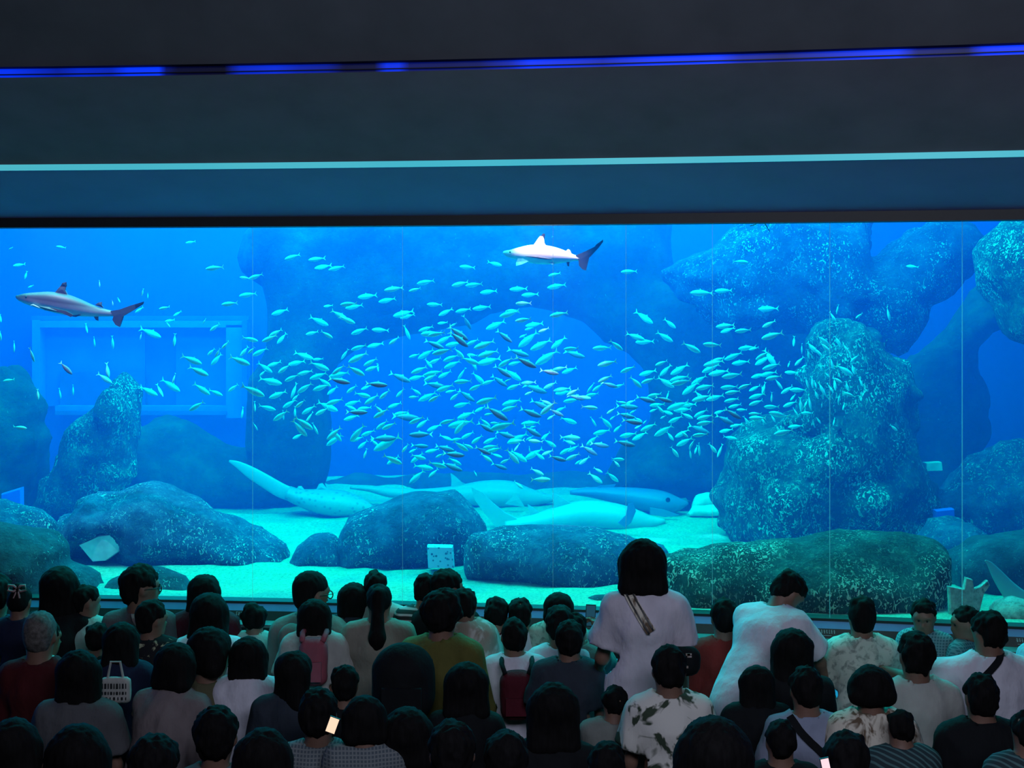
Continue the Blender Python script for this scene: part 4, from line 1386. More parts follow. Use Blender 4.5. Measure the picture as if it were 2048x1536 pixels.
# one hand, built once with a palm, four curled fingers of unequal length and a thumb
def hand_mesh(curl, h=0.0055):
    g = Grid((-0.07, -0.06, -0.02), (0.08, 0.10, 0.22), h)
    for x in (-0.028, -0.010, 0.010, 0.028):
        g.cone((x * 0.55, 0, 0.0), (x, 0.002, 0.085), 0.017, 0.0135, 0.012)
    for x, L, dx in ((-0.031, 0.068, -0.006), (-0.0105, 0.080, -0.001), (0.0105, 0.086, 0.001), (0.031, 0.076, 0.006)):
        p = np.array([x, 0.002, 0.086])
        a = 0.25 * curl
        for k_, f_ in enumerate((0.45, 0.32, 0.26)):
            a += (0.35, 0.55, 0.4)[k_] * curl
            d = np.array([dx / 0.08 * (1 - k_ * .3), math.sin(a), math.cos(a)])
            q = p + d / np.linalg.norm(d) * L * f_
            g.cone(p, q, 0.0088 - k_ * 0.0008, 0.0082 - k_ * 0.0009, 0.004)
            p = q
    p = np.array([0.024, 0.004, 0.022])
    for q, r_ in (((0.050, 0.020, 0.050), 0.0115), ((0.060, 0.036, 0.076), 0.0098), ((0.056, 0.048, 0.094), 0.0085)):
        q = np.array(q)
        g.cone(p, q, r_ + 0.001, r_, 0.008)
        p = q
    return g.mesh()


HANDS = {c: hand_mesh(c) for c in (0.45, 1.15)}


def basis(z, y):
    z = np.array(z, float)
    z /= np.linalg.norm(z)
    y = np.array(y, float)
    x = np.cross(y, z)
    if np.linalg.norm(x) < 1e-4:
        x = np.cross(np.array([0, 1.0, 0.1]), z)
    x /= np.linalg.norm(x)
    y = np.cross(z, x)
    return np.stack([x, y, z], 1)


def rotx(a):
    c, s = math.cos(a), math.sin(a)
    return np.array([[1, 0, 0], [0, c, -s], [0, s, c]])


def rotz(a):
    c, s = math.cos(a), math.sin(a)
    return np.array([[c, -s, 0], [s, c, 0], [0, 0, 1]])


PEOPLE = []
NTRI = 0


def person(x, y, w, D, label, k=0.72, hair='short', shirt='white', sleeve='short', yaw=0, hyaw=0, pitch=8, lean=4, arms='down',
           trousers=None, loose=0.012, face=False, res=0.0155, glasses=False, skirt=False, hairmat=None, shirt2=None, hairlen=0.2, seed=None,
           armL=None, armR=None, roll=0, handcurl=0.45, fringe=False):
    """x, y: top of the head in the photo; w: width of the head with its hair in px; D: distance; k: size of the body (1 = grown-up)"""
    global NTRI
    seed = seed if seed is not None else int(x * 7 + y)
    r_ = random.Random(seed)
    ztop = P(x, y, D).z
    hw = w * D / F_PX
    hairy = {'short': 1.08, 'thin': 1.03, 'bald': 1.02, 'bob': 1.22, 'long': 1.20, 'pony': 1.10, 'bun': 1.10, 'curly': 1.14, 'bumps': 1.10}[hair]
    sk = hw / hairy            # skull width
    hh = sk * 1.42             # chin to crown
    yawr = math.radians(yaw)
    L_ = math.radians(lean)
    S = np.array([0, math.sin(L_), math.cos(L_)])
    Fv = np.array([0, math.cos(L_), -math.sin(L_)])
    M = np.stack([np.array([1.0, 0, 0]), Fv, S], 1)
    tl, nk = 0.50 * k, 0.052 * k
    hip = np.zeros(3)
    chest = hip + S * tl
    L2 = L_ * 0.55
    Nd = np.array([0, math.sin(L2), math.cos(L2)])
    hb = chest + Nd * nk       # chin height on the neck
    HM = rotz(math.radians(hyaw)) @ rotx(-math.radians(pitch) - (L_ * 0.4 if lean > 25 else 0)) @ np.array([[math.cos(math.radians(roll)), 0, math.sin(math.radians(roll))], [0, 1, 0], [-math.sin(math.radians(roll)), 0, math.cos(math.radians(roll))]])
    top = hb + HM @ np.array([0, 0.0, hh * 1.03])
    hz = ztop - top[2]
    off = np.array([0, 0, hz])
    hip, chest, hb, top = hip + off, chest + off, hb + off, top + off
    # legs reach the floor from hip height
    thigh, shank, foot = 0.44 * k, 0.43 * k, 0.05 * k
    leg = thigh + shank
    reach = hz - foot
    if reach < 0.06:
        reach = 0.06
    if reach > leg:
        f_ = reach / leg * 1.001
        thigh, shank, leg = thigh * f_, shank * f_, leg * f_
    shw = 0.140 * k + 0.008
    # world anchor
    loc = P(x, y, D)
    rz = rotz(yawr)
    tw = rz @ np.array([top[0], top[1], 0])
    base = np.array([loc.x - tw[0], loc.y - tw[1], 0.0])
    hfoot = []
    legs = []
    for s in (-1, 1):
        hp = hip + np.array([s * 0.085 * k, 0, 0])
        d = min(reach, leg * 0.999)
        fy = 0.0
        if reach < 0.55 * leg:
            fy = 0.12 * k
        an = np.array([s * 0.10 * k, fy, foot])
        v_ = an - hp
        dist = min(np.linalg.norm(v_), leg * 0.999)
        dist = max(dist, abs(thigh - shank) + 0.01)
        ca = (thigh ** 2 + dist ** 2 - shank ** 2) / (2 * thigh * dist)
        a_ = math.acos(max(-1, min(1, ca)))
        vd = v_ / np.linalg.norm(v_)
        per = np.array([0, 1, 0]) - vd * vd[1]
        per /= np.linalg.norm(per)
        kn = hp + vd * thigh * math.cos(a_) + per * thigh * math.sin(a_)
        legs.append((hp, kn, an))
    # arms
    ua, fa = 0.29 * k, 0.25 * k
    armpts = []
    for s in (-1, 1):
        sh = chest + M @ np.array([s * shw, 0.0, -0.045 * k])
        mode = arms
        cust = armL if s < 0 else armR
        if cust is not None:
            el = sh + np.array(cust[0]) * k
            wr = el + np.array(cust[1]) * k
        elif mode == 'down':
            el = sh + np.array([s * 0.06, 0.02, -0.28]) * k
            wr = el + np.array([s * 0.0, 0.10, -0.22]) * k
        elif mode == 'front':
            el = sh + np.array([s * 0.08, 0.10, -0.25]) * k
            wr = el + np.array([-s * 0.06, 0.23, 0.02]) * k
        elif mode == 'fold':
            el = sh + np.array([s * 0.09, 0.12, -0.23]) * k
            wr = el + np.array([-s * 0.17, 0.15, 0.03]) * k
        elif mode == 'up':
            el = sh + np.array([s * 0.07, 0.20, -0.17]) * k
            wr = el + np.array([-s * 0.07, 0.14, 0.18]) * k
        armpts.append((sh, el, wr))
    lo = np.array([min([p[0] for a in armpts for p in a] + [-0.25 * k]), -0.3, 0]) - 0.12
    allp = [hip, chest, hb, top] + [p for a in armpts for p in a] + [p for l in legs for p in l]
    allp = np.array(allp)
    lo, hi = allp.min(0) - 0.22 * max(k, 0.7), allp.max(0) + 0.22 * max(k, 0.7)
    lo[2] = -0.02
    res = res * (0.85 if k < 0.85 else 1.0)
    # ---- body
    g = Grid(lo, hi, res)
    c0 = lambda a, b_, ra, rb, kk=0.025: g.cone(a, b_, ra, rb, kk)

    def torso(g_, ex, kk=0.05):
        g_.fcone(hip, M, (0, 0, 0.0), (0, 0, 0.16 * k), 0.100 * k + ex, 0.086 * k + ex, 1.4, kk)
        g_.fcone(hip, M, (0, 0, 0.16 * k), (0, 0, 0.36 * k), 0.086 * k + ex, 0.100 * k + ex, 1.34, kk)
        g_.fcone(hip, M, (0, 0, 0.36 * k), (0, 0, 0.42 * k), 0.098 * k + ex, 0.080 * k + ex, 1.3, kk)
        for s in (-1, 1):
            g_.cone(chest + M @ np.array([s * shw * 0.95, 0, -0.05 * k]), chest + M @ np.array([s * 0.03 * k, 0, 0.01 * k]), 0.052 * k + ex, 0.045 * k + ex, kk)
    torso(g, 0.0)
    c0(chest - Nd * 0.03 * k, hb + HM @ np.array([0, -0.04 * hh, 0.25 * hh]), 0.062 * k + 0.004, 0.27 * sk + 0.02 * k, 0.03)
    for (sh, el, wr) in armpts:
        c0(sh, el, 0.047 * k, 0.036 * k)
        c0(el, wr, 0.036 * k, 0.024 * k)
    for s, (hp, kn, an) in zip((-1, 1), legs):
        c0(hp, kn, 0.082 * k, 0.053 * k)
        c0(kn, an, 0.052 * k, 0.033 * k)
        c0(an + np.array([0, -0.03 * k, -0.01]), an + np.array([s * 0.015, 0.13 * k, -0.02 * k]), 0.034 * k, 0.026 * k)
    # head
    H = lambda x_, y_, z_: hb + HM @ (np.array([x_, y_, z_]) * hh)
    hr = lambda r1, r2, r3: np.array([r1, r2, r3]) * hh
    g.ell(H(0, -0.04, 0.63), hr(0.345, 0.42, 0.375), HM, 0.01)
    g.ell(H(0, 0.10, 0.40), hr(0.29, 0.29, 0.36), HM, 0.04)
    g.ell(H(0, 0.24, 0.10), hr(0.13, 0.12, 0.10), HM, 0.05)
    g.cone(H(0, 0.38, 0.50), H(0, 0.45, 0.36), 0.03 * hh, 0.055 * hh, 0.02)
    g.ell(H(0, 0.36, 0.225), hr(0.12, 0.06, 0.05), HM, 0.02)
    g.ell(H(0, 0.36, 0.60), hr(0.22, 0.06, 0.05), HM, 0.03)
    for s in (-1, 1):
        g.ell(H(s * 0.345, -0.02, 0.44), hr(0.045, 0.085, 0.13), HM, 0.01)
        g.ell(H(s * 0.13, 0.40, 0.50), hr(0.075, 0.05, 0.05), HM, 0.02, 's')
    Vb, Fb = g.mesh()
    # hands
    parts_v, parts_f = [Vb], [Fb]
    nv = len(Vb)
    for s, (sh, el, wr) in zip((-1, 1), armpts):
        hv, hf = HANDS[handcurl]
        d = wr - el
        up = np.array([-s * 1.0, 0.25, -0.1]) if d[2] < -0.6 * np.linalg.norm(d) else np.array([-s * 0.35, 0.1, -1.0])
        B = basis(d, up)
        q = hv * (k * 0.98)
        if s < 0:
            q = q * np.array([-1, 1, 1])
            hf = hf[:, ::-1]
        parts_v.append(q @ B.T + wr - d / np.linalg.norm(d) * 0.01 * k)
        parts_f.append(hf + nv)
        nv += len(q)
    V = np.concatenate(parts_v)
    Fq = np.concatenate(parts_f)
    V[:, 2] = np.maximum(V[:, 2], 0.002)
    root = empty('person', base, yawr)
    tag(root, label, 'person', 'audience before the tank window')
    mesh_obj('body', V, Fq, m_skin, root)
    NTRI += 2 * len(Fq)
    info = dict(root=root, base=base, rz=rz, k=k, H=H, hh=hh, sk=sk, HM=HM, chest=chest, hip=hip, S=S, M=M, arms=armpts, top=top)
    # eyes
    if face:
        for s in (-1, 1):
            bm = bmesh.new()
            bmesh.ops.create_uvsphere(bm, u_segments=8, v_segments=6, radius=0.036 * hh)
            me = bpy.data.meshes.new('eye')
            bm.to_mesh(me)
            bm.free()
            me.materials.append(m_eye)
            o = bpy.data.objects.new('eye', me)
            link(o, root)
            o.location = H(s * 0.13, 0.355, 0.505)
        bm = bmesh.new()
        v_, f_ = box((0, 0, 0), (0.16 * hh, 0.02 * hh, 0.02 * hh))
        o = mesh_obj('mouth', v_, f_, CL['burgundy'], root, smooth=False)
        o.matrix_basis = Matrix.LocRotScale(Vector(H(0, 0.415, 0.225)), Matrix([list(r) for r in HM]), None)
    # ---- shirt
    gs = Grid(np.minimum(lo, lo), hi, res * 1.02)
    torso(gs, loose + 0.006)
    hemz = -0.10 * k if not skirt else -0.12 * k
    gs.fcone(hip, M, (0, 0, -0.07 * k), (0, 0, 0.10 * k), 0.104 * k + loose * 1.4, 0.094 * k + loose, 1.42, 0.04)
    for (sh, el, wr) in armpts:
        if sleeve == 'long':
            gs.cone(sh, el, 0.058 * k + loose, 0.050 * k + loose, 0.03)
            gs.cone(el, el + (wr - el) * 0.95, 0.050 * k + loose, 0.036 * k + loose * 0.7, 0.02)
        elif sleeve == 'short':
            e2 = sh + (el - sh) * 0.72
            gs.cone(sh, e2, 0.060 * k + loose, 0.064 * k + loose * 1.5, 0.03)
            dd = (el - sh) / np.linalg.norm(el - sh)
            A_ = gs.A

            def cut(G, e2=e2, dd=dd):
                return np.where(np.linalg.norm(G - e2, axis=-1) < 0.12 * k + 0.03, (G - e2) @ dd - 0.0, -1.0)
            gs.add(cut, e2 - 0.15, e2 + 0.15, 0.0, 'i')
    # neck opening
    gs.cone(hb + Nd * 0.0, hb + Nd * 0.25, 0.055 * k + 0.016, 0.1, 0.01, 's')
    Vs, Fs = gs.mesh()
    # folds
    if len(Vs):
        q = Vs * np.array([5.0, 5.0, 2.4]) / max(k, .6) + seed
        n1 = fbm(q, seed, 3, ridged=True)
        cen = (hip + chest) / 2
        dr = Vs - cen
        dr[:, 2] *= 0.2
        dr /= np.maximum(np.linalg.norm(dr, axis=1), 1e-5)[:, None]
        q2 = Vs @ rotx(0.5).T * np.array([9.0, 9.0, 4.0]) / max(k, .6) + seed
        n2_ = fbm(q2, seed + 5, 2, ridged=True)
        Vs = Vs + dr * (n1 * 0.019 * k + n2_ * 0.008 * k + 0.001)[:, None]
    sh_o = mesh_obj('shirt', Vs, Fs, CL[shirt], root)
    NTRI += 2 * len(Fs)
    info['shirt'] = sh_o
    # ---- trousers or skirt
    gt = Grid(np.array([lo[0], lo[1], 0.0]), np.array([hi[0], hi[1], hip[2] + 0.12]), res * 1.25)
    gt.fcone(hip, M, (0, 0, -0.02 * k), (0, 0, 0.06 * k), 0.108 * k + 0.006, 0.098 * k + 0.004, 1.5, 0.03)
    if skirt:
        gt.cone(hip + np.array([0, 0, -0.05]), np.array([0, 0.02, 0.35 * k]), 0.15 * k, 0.20 * k, 0.05)
    for hp, kn, an in legs:
        if not skirt:
            gt.cone(hp, kn, 0.094 * k, 0.066 * k, 0.02)
            gt.cone(kn, an + (kn - an) * 0.08, 0.066 * k, 0.052 * k, 0.02)
    Vt, Ft = gt.mesh()
    Vt[:, 2] = np.maximum(Vt[:, 2], 0.004)
    mesh_obj('skirt' if skirt else 'trousers', Vt, Ft, CL[trousers] if trousers else m_trou, root)
    NTRI += 2 * len(Ft)
    for s, (hp, kn, an) in zip((-1, 1), legs):
        gg = Grid(an - np.array([0.08, 0.1, 0.1]), an + np.array([0.08, 0.2, 0.06]), 0.014)
        gg.cone(an + np.array([0, -0.035 * k, -0.015]), an + np.array([s * 0.015, 0.13 * k, -0.018 * k]), 0.043 * k, 0.036 * k, 0.01)
        v_, f_ = gg.mesh()
        v_[:, 2] = np.maximum(v_[:, 2], 0.001)
        mesh_obj('shoe', v_, f_, m_shoe, root)
    # ---- hair
    hres = 0.010
    m_ = 0.14 * 1.2
    hl = {'long': hairlen, 'pony': hairlen, 'bob': hairlen}.get(hair, 0.0)
    glo = np.minimum(H(0, 0, 0.6), H(0, 0, 0.6) - np.array([0, 0, hl])) - np.array([0.8 * hh, 1.0 * hh, 0.9 * hh])
    ghi = H(0, 0, 0.6) + np.array([0.8, 0.9, 0.75]) * hh
    gh = Grid(glo, ghi, hres)
    ex = {'short': 0.045, 'thin': 0.02, 'bald': 0.012, 'bob': 0.075, 'long': 0.07, 'pony': 0.04, 'bun': 0.04, 'curly': 0.09, 'bumps': 0.05}[hair]
    zc = 0.63
    gh.ell(H(0, -0.05, zc + 0.01), hr(0.345 + ex, 0.43 + ex, 0.385 + ex * 0.7), HM, 0.0)
    down = np.array([0, 0, -1.0])
    if hair in ('short', 'thin', 'curly', 'bald', 'bumps'):
        gh.ell(H(0, -0.13, 0.40), hr(0.29 + ex, 0.29 + ex, 0.32), HM, 0.03)
    elif hair in ('pony', 'bun'):
        gh.ell(H(0, -0.14, 0.42), hr(0.30 + ex, 0.30 + ex, 0.24), HM, 0.03)
    if hair == 'pony':
        a_ = H(0, -0.45, 0.72)
        gh.ell(a_, hr(0.12, 0.12, 0.12), HM, 0.03)
        b_ = a_ + np.array([0, -0.05, -hairlen * 0.55])
        cpt = a_ + np.array([0.0, -0.02, -hairlen])
        gh.cone(a_, b_, 0.15 * hh, 0.24 * hh, 0.03)
        gh.cone(b_, cpt, 0.24 * hh, 0.10 * hh, 0.03)
    if hair == 'bun':
        gh.ell(H(0.05, -0.30, 1.0), hr(0.17, 0.17, 0.14), HM, 0.03)
    if hair == 'bumps':
        for q in ((-0.2, -0.1, 1.0), (0.05, -0.05, 1.06), (0.22, -0.15, 0.95), (0, -0.3, 0.95)):
            gh.ell(H(*q), hr(0.12, 0.14, 0.11), HM, 0.03)
    if hair == 'curly':
        for i in range(16):
            a_, b_ = r_.uniform(0, 6.28), r_.uniform(-0.3, 1.4)
            gh.ell(H(0.36 * math.cos(a_) * math.cos(b_), -0.08 + 0.4 * math.sin(a_) * math.cos(b_) * 0.9, 0.62 + 0.36 * math.sin(b_)), hr(0.13, 0.13, 0.12), HM, 0.03)
    if hair in ('bob', 'long'):
        zl = H(0, -0.1, 0.62)
        flare = 1.0 if hair == 'bob' else 1.08
        wv = 0.36 + ex
        for sx_ in (-1, 0, 1):
            a_ = H(sx_ * wv * 0.55, -0.12, 0.62)
            e_ = a_ + down * (hairlen + 0.12 * hh) + np.array([sx_ * 0.02, -0.03 * k, 0])
            gh.cone(a_, e_, (wv * 0.52) * hh, (wv * 0.50 * flare) * hh, 0.05)
        for sx_ in (-1, 1):
            a_ = H(sx_ * wv * 0.82, 0.02, 0.55)
            gh.cone(a_, a_ + down * hairlen * 0.9, 0.13 * hh, 0.12 * hh, 0.04)
    # keep the face free
    fz = 0.36 if not fringe else 0.30
    gh.ell(H(0, 0.50, fz), hr(0.30, 0.46, 0.42), HM, 0.02, 's')
    if hair in ('short', 'thin', 'bald', 'pony', 'bun', 'bumps'):
        for s in (-1, 1):
            gh.ell(H(s * 0.36, 0.06, 0.34), hr(0.14, 0.20, 0.22), HM, 0.02, 's')
    Vh, Fh = gh.mesh()
    if len(Vh):
        cen = H(0, -0.05, 0.6)
        dr = Vh - cen
        dr[:, 2] *= 0.6
        dr /= np.linalg.norm(dr, axis=1)[:, None]
        amp = {'short': 0.015, 'thin': 0.003, 'bald': 0.002, 'curly': 0.014}.get(hair, 0.006)
        n1 = fbm(Vh * np.array([38, 38, 22]) + seed, seed, 2)
        n2 = fbm(Vh * np.array([90, 90, 14]) + seed, seed + 3, 2)
        upw = np.clip((Vh[:, 2] - cen[2]) / (0.4 * hh), 0, 1)
        Vh = Vh + dr * (amp * n1 + 0.004 * n2 * (0.4 + upw))[:, None]
        mesh_obj('hair', Vh, Fh, hairmat or m_hair, root)
        NTRI += 2 * len(Fh)
    if glasses:
        m_ = []
        for s in (-1, 1):
            c = H(s * 0.16, 0.42, 0.50)
            ring = []
            for i in range(12):
                a_ = i / 12 * 2 * math.pi
                ring.append(c + HM @ np.array([math.cos(a_) * 0.11 * hh, 0, math.sin(a_) * 0.09 * hh]))
            m_.append(tube(ring + [ring[0]], 0.014 * hh))
            m_.append(tube([H(s * 0.27, 0.41, 0.53), H(s * 0.37, 0.2, 0.53), H(s * 0.38, -0.02, 0.50)], 0.009 * hh))
        m_.append(tube([H(-0.06, 0.44, 0.52), H(0.06, 0.44, 0.52)], 0.009 * hh))
        v_, f_ = merge(m_)
        mesh_obj('glasses', v_, f_, m_black, root)
    PEOPLE.append(info)
    return info


def tube(pts, r, seg=6):
    pts = [np.array(p, float) for p in pts]
    V, Fc = [], []
    for i, p in enumerate(pts):
        T = pts[min(i + 1, len(pts) - 1)] - pts[max(i - 1, 0)]
        B = basis(T, (0.13, 0.21, 1.0))
        for k_ in range(seg):
            a = 2 * math.pi * k_ / seg
            V.append(tuple(p + B[:, 0] * r * math.cos(a) + B[:, 1] * r * math.sin(a)))
    for i in range(len(pts) - 1):
        for k_ in range(seg):
            j = (k_ + 1) % seg
            Fc.append((i * seg + k_, i * seg + j, (i + 1) * seg + j, (i + 1) * seg + k_))
    Fc.append(tuple(range(seg))[::-1])
    Fc.append(tuple((len(pts) - 1) * seg + i for i in range(seg)))
    return V, Fc


def world_pt(info, p):
    return Vector(info['rz'] @ np.array(p) + info['base'])


def on_shirt(info, px_pts, width, name, mat, lift=0.008, label=None, cat=None, parent=None, thick=0.006):
    """a band laid on the back of the shirt along a line seen in the photo"""
    me = info['shirt'].data
    mw = Matrix.Translation(Vector(info['base'])) @ Matrix.Rotation(info['root'].rotation_euler.z, 4, 'Z')
    bvh = BVHTree.FromPolygons([mw @ v.co for v in me.vertices], [tuple(p.vertices) for p in me.polygons])
    cam_p = Vector((0, 0, CAM_Z))
    pts = []
    dense = []
    for i in range(len(px_pts) - 1):
        for s in range(6):
            u = s / 6
            dense.append((px_pts[i][0] * (1 - u) + px_pts[i + 1][0] * u, px_pts[i][1] * (1 - u) + px_pts[i + 1][1] * u))
    dense.append(px_pts[-1])
    for q in dense:
        d = (P(q[0], q[1], 5.0) - cam_p).normalized()
        hit, nrm, _, _ = bvh.ray_cast(cam_p, d)
        if hit is not None:
            pts.append((hit, nrm))
    if len(pts) < 3:
        print('STRAP MISS', name, len(pts))
        return None
    rows = []
    for i, (p, n_) in enumerate(pts):
        T = (pts[min(i + 1, len(pts) - 1)][0] - pts[max(i - 1, 0)][0]).normalized()
        n_ = sum((pts[j][1] for j in range(max(i - 2, 0), min(i + 3, len(pts)))), Vector()).normalized()
        if n_.y > 0:
            n_ = -n_
        W = T.cross(n_).normalized()
        a = p + n_ * lift
        rows.append([a - W * width / 2, a + W * width / 2, a + W * width / 2 + n_ * thick, a - W * width / 2 + n_ * thick, a - W * width / 2])
    v, f = strip(rows)
    m_ = len(rows[0])
    f.append(tuple(range(m_ - 1)))
    f.append(tuple((len(rows) - 1) * m_ + i for i in range(m_ - 1))[::-1])
    o = mesh_obj(name, v, f, mat, smooth=False)
    if parent:
        o.parent = parent
        o.matrix_parent_inverse = Matrix.Translation(-Vector(parent.location))
    if label:
        tag(o, label, cat)
    return o


def blob_px(name, x0, y0, x1, y1, D, depth, mat, label, cat, r=0.35, seed=1, res=0.014):
    """rounded soft bag that fills a px box at distance D"""
    a, b_ = P(x0, y0, D), P(x1, y1, D)
    c = np.array([(a.x + b_.x) / 2, D, (a.z + b_.z) / 2])
    hx, hz_ = abs(b_.x - a.x) / 2, abs(a.z - b_.z) / 2
    rr = min(hx, hz_, depth / 2) * r * 2 * 0.98
    g = Grid(c - np.array([hx, depth / 2, hz_]) - 0.04, c + np.array([hx, depth / 2, hz_]) + 0.04, res)
    sl, G = g.sub(g.lo, g.lo + g.h * g.n)
    q = np.abs(G - c) - (np.array([hx, depth / 2, hz_]) - rr)
    d = np.minimum(q.max(-1), 0) + np.linalg.norm(np.maximum(q, 0), axis=-1) - rr
    g.A[...] = d + 0.006 * fbm(G * 14, seed, 2)
    for ax in range(3):
        idx = [slice(None)] * 3
        for e in (0, -1):
            idx[ax] = e
            g.A[tuple(idx)] = 1
            idx[ax] = slice(None)
    V, Fq = g.mesh()
    root = empty(name, (c[0], c[1], c[2] - hz_))
    mesh_obj('bag_body', V - np.array([c[0], c[1], c[2] - hz_]), Fq, mat, root)
    tag(root, label, cat)
    return root, c, hx, hz_


def add_part(root, name, v, f, mat, smooth=False):
    o = Vector(root.location)
    return mesh_obj(name, local(v, o), f, mat, root, smooth)


def phone(px, py, w, h, D, label, glow=None, tilt=0.0):
    c = P(px, py, D)
    ww, hh_ = w * D / F_PX, h * D / F_PX
    root = empty('mobile_phone', c)
    tag(root, label, 'phone')
    v, f = box((0, 0, 0), (ww, 0.009, hh_))
    mesh_obj('case', v, f, m_black, root, smooth=False)
    v, f = box((0, -0.0052, 0), (ww * 0.88, 0.0012, hh_ * 0.92))
    mesh_obj('screen', v, f, glow or m_black, root, smooth=False)
    root.rotation_euler = (0, math.radians(tilt), 0)
    return root
def dd(x, r):
    return glass_at_px(x) - (0.62, 1.0, 1.45, 1.95, 2.5, 3.15)[r]


p_ = person
# front row, along the ledge
p_(-6, 1148, 60, dd(0, 0), 'dark-haired grown-up cut by the picture edge above the bow-haired toddler', k=0.9, shirt='navy', arms='front')
tod = p_(41, 1172, 46, dd(41, 1), 'toddler in navy with a pale ribbon bow tied on top of the hair', k=0.66, hair='bun', shirt='navy')
p_(122, 1135, 66, dd(122, 0), 'woman with long loose black hair wearing black by the greenish rock', k=0.95, hair='long', hairlen=0.34, shirt='black', sleeve='long')
p_(178, 1171, 46, dd(178, 0), 'child turned sideways beside the long-haired woman, pale teal collar', k=0.72, hair='short', shirt='teal_white', hyaw=-60)
man = p_(285, 1130, 64, dd(285, 0) - 0.1, 'man with tousled hair and glasses in a pale grey tee with a rose strap', k=0.98, shirt='grey', hyaw=-62, pitch=4, glasses=True, face=True, hair='short')
p_(413, 1151, 56, dd(413, 0), 'woman with shoulder-length hair in a burgundy top over a white collar', k=0.92, hair='bob', hairlen=0.12, shirt='burgundy', hyaw=-25)
p_(510, 1211, 41, dd(510, 0) + 0.02, 'toddler with curly hair in a pale green top touching the window ledge', k=0.62, hair='curly', shirt='teal_white', arms='front')
bag1 = p_(628, 1141, 62, dd(628, 0) - 0.15, 'tall person with cropped hair and glasses in a pale jacket with a hood', k=1.0, hair='bald', hairmat=m_hair, shirt='greygreen', sleeve='long', hyaw=-48, glasses=True, face=True, loose=0.02)
p_(707, 1167, 50, dd(707, 0), 'girl with long straight hair and a white ribbon on a dusky blue top', k=0.75, hair='long', hairlen=0.20, shirt='dgrey')
p_(751, 1143, 45, dd(751, 0) + 0.05, 'short-haired person mostly hidden by the woman with the ponytail', k=0.82, shirt='cream')
p_(853, 1148, 46, dd(853, 0), 'boy with a long neck in a black and white striped top', k=0.82, shirt='bwstripe', hyaw=-10)
p_(899, 1139, 54, dd(899, 0) - 0.05, 'person with glasses looking along the glass over the striped boy', k=0.9, shirt='black', hyaw=-60, glasses=True, face=True)
p_(930, 1178, 47, dd(930, 1) + 0.1, 'child in a brown and pink frilled shirt with a pale collar', k=0.76, shirt='frill', loose=0.025)
p_(993, 1195, 46, dd(993, 0), 'boy in a dark red top under the dome of pale sand', k=0.72, shirt='dred')
p_(1040, 1197, 46, dd(1040, 0), 'boy with spiky hair next to the boy in dark red', k=0.74, shirt='white')
p_(1117, 1186, 47, dd(1117, 0), 'child with rounded hair in an off-white textured top with lacy shoulders', k=0.74, hair='bob', hairlen=0.05, shirt='fuzzy')
boyred = p_(1448, 1197, 54, dd(1448, 0) - 0.2, 'boy in a long-sleeved red top leaning on the window ledge', k=0.78, shirt='red', sleeve='long', armR=([0.10, 0.10, -0.22], [0.02, 0.2, -0.1]))
p_(1602, 1157, 58, dd(1602, 0) - 0.30, 'man in a white tee bending far forward over the children', k=0.96, shirt='white', yaw=-38, lean=40, pitch=34, hyaw=-26, arms='down', face=True, armL=([-0.02, 0.16, -0.22], [0.0, 0.12, -0.20]), armR=([0.06, 0.16, -0.22], [0.0, 0.13, -0.2]), loose=0.02)
p_(1722, 1200, 54, dd(1722, 0) - 0.25, 'person with knobbly tied-up hair in a fuzzy off-white tee', k=0.86, hair='bumps', shirt='fuzzy', loose=0.022, arms='front')
p_(1847, 1202, 48, dd(1847, 0), 'toddler in teal plaid facing back toward the hall', k=0.66, shirt='tealplaid', yaw=150, hyaw=10, face=True, res=0.012, pitch=14)
p_(1927, 1213, 48, dd(1927, 0), 'child in teal plaid seen in profile beside the man with the black strap', k=0.66, shirt='tealplaid', yaw=40, hyaw=42, face=True, res=0.012)

# second row
p_(97, 1240, 50, dd(97, 1) - 0.1, 'person stooping in a creased pale teal shirt behind the grey-haired elder', k=0.9, shirt='teal_white', lean=24, yaw=-50, hair='short', loose=0.02)
p_(82, 1222, 64, dd(82, 2) - 0.12, 'grey-haired elder with thinning hair in a dark red sweater', k=0.95, hair='thin', hairmat=m_hairg, shirt='dred', sleeve='long')
p_(196, 1246, 44, dd(196, 1), 'child with a smooth dark cap of hair behind the navy-blue child', k=0.72, shirt='black')
p_(309, 1201, 52, dd(309, 1) - 0.05, 'boy in a black floral shirt turning his face to the light', k=0.76, shirt='floral', hyaw=-50, face=True)
p_(423, 1188, 66, dd(423, 1), 'woman with full shoulder-length hair in a pinkish white tee', k=0.92, hair='bob', hairlen=0.12, shirt='pinkwhite', hyaw=-15)
pk = p_(630, 1200, 54, dd(630, 1) - 0.1, 'child with a black bob in a white tee wearing the pink backpack', k=0.82, hair='bob', hairlen=0.10, shirt='cream', loose=0.02)
p_(759, 1168, 50, dd(759, 1), 'woman with a long black ponytail in a beige cardigan', k=0.92, hair='pony', hairlen=0.42, shirt='beige', sleeve='long')
yel = p_(886, 1182, 70, dd(886, 2) + 0.1, 'person in a yellow-olive fleece carrying a big black backpack', k=1.0, hair='curly', shirt='olive', sleeve='long', yaw=-15, loose=0.025)
red2 = p_(1028, 1237, 52, dd(1028, 1) - 0.1, 'boy in a white hooded top carrying a dark red backpack', k=0.78, shirt='white', loose=0.02)
p_(1119, 1212, 56, dd(1119, 1) + 0.05, 'child with thick hair in white between the lacy one and the grey-blue tee', k=0.76, shirt='white')
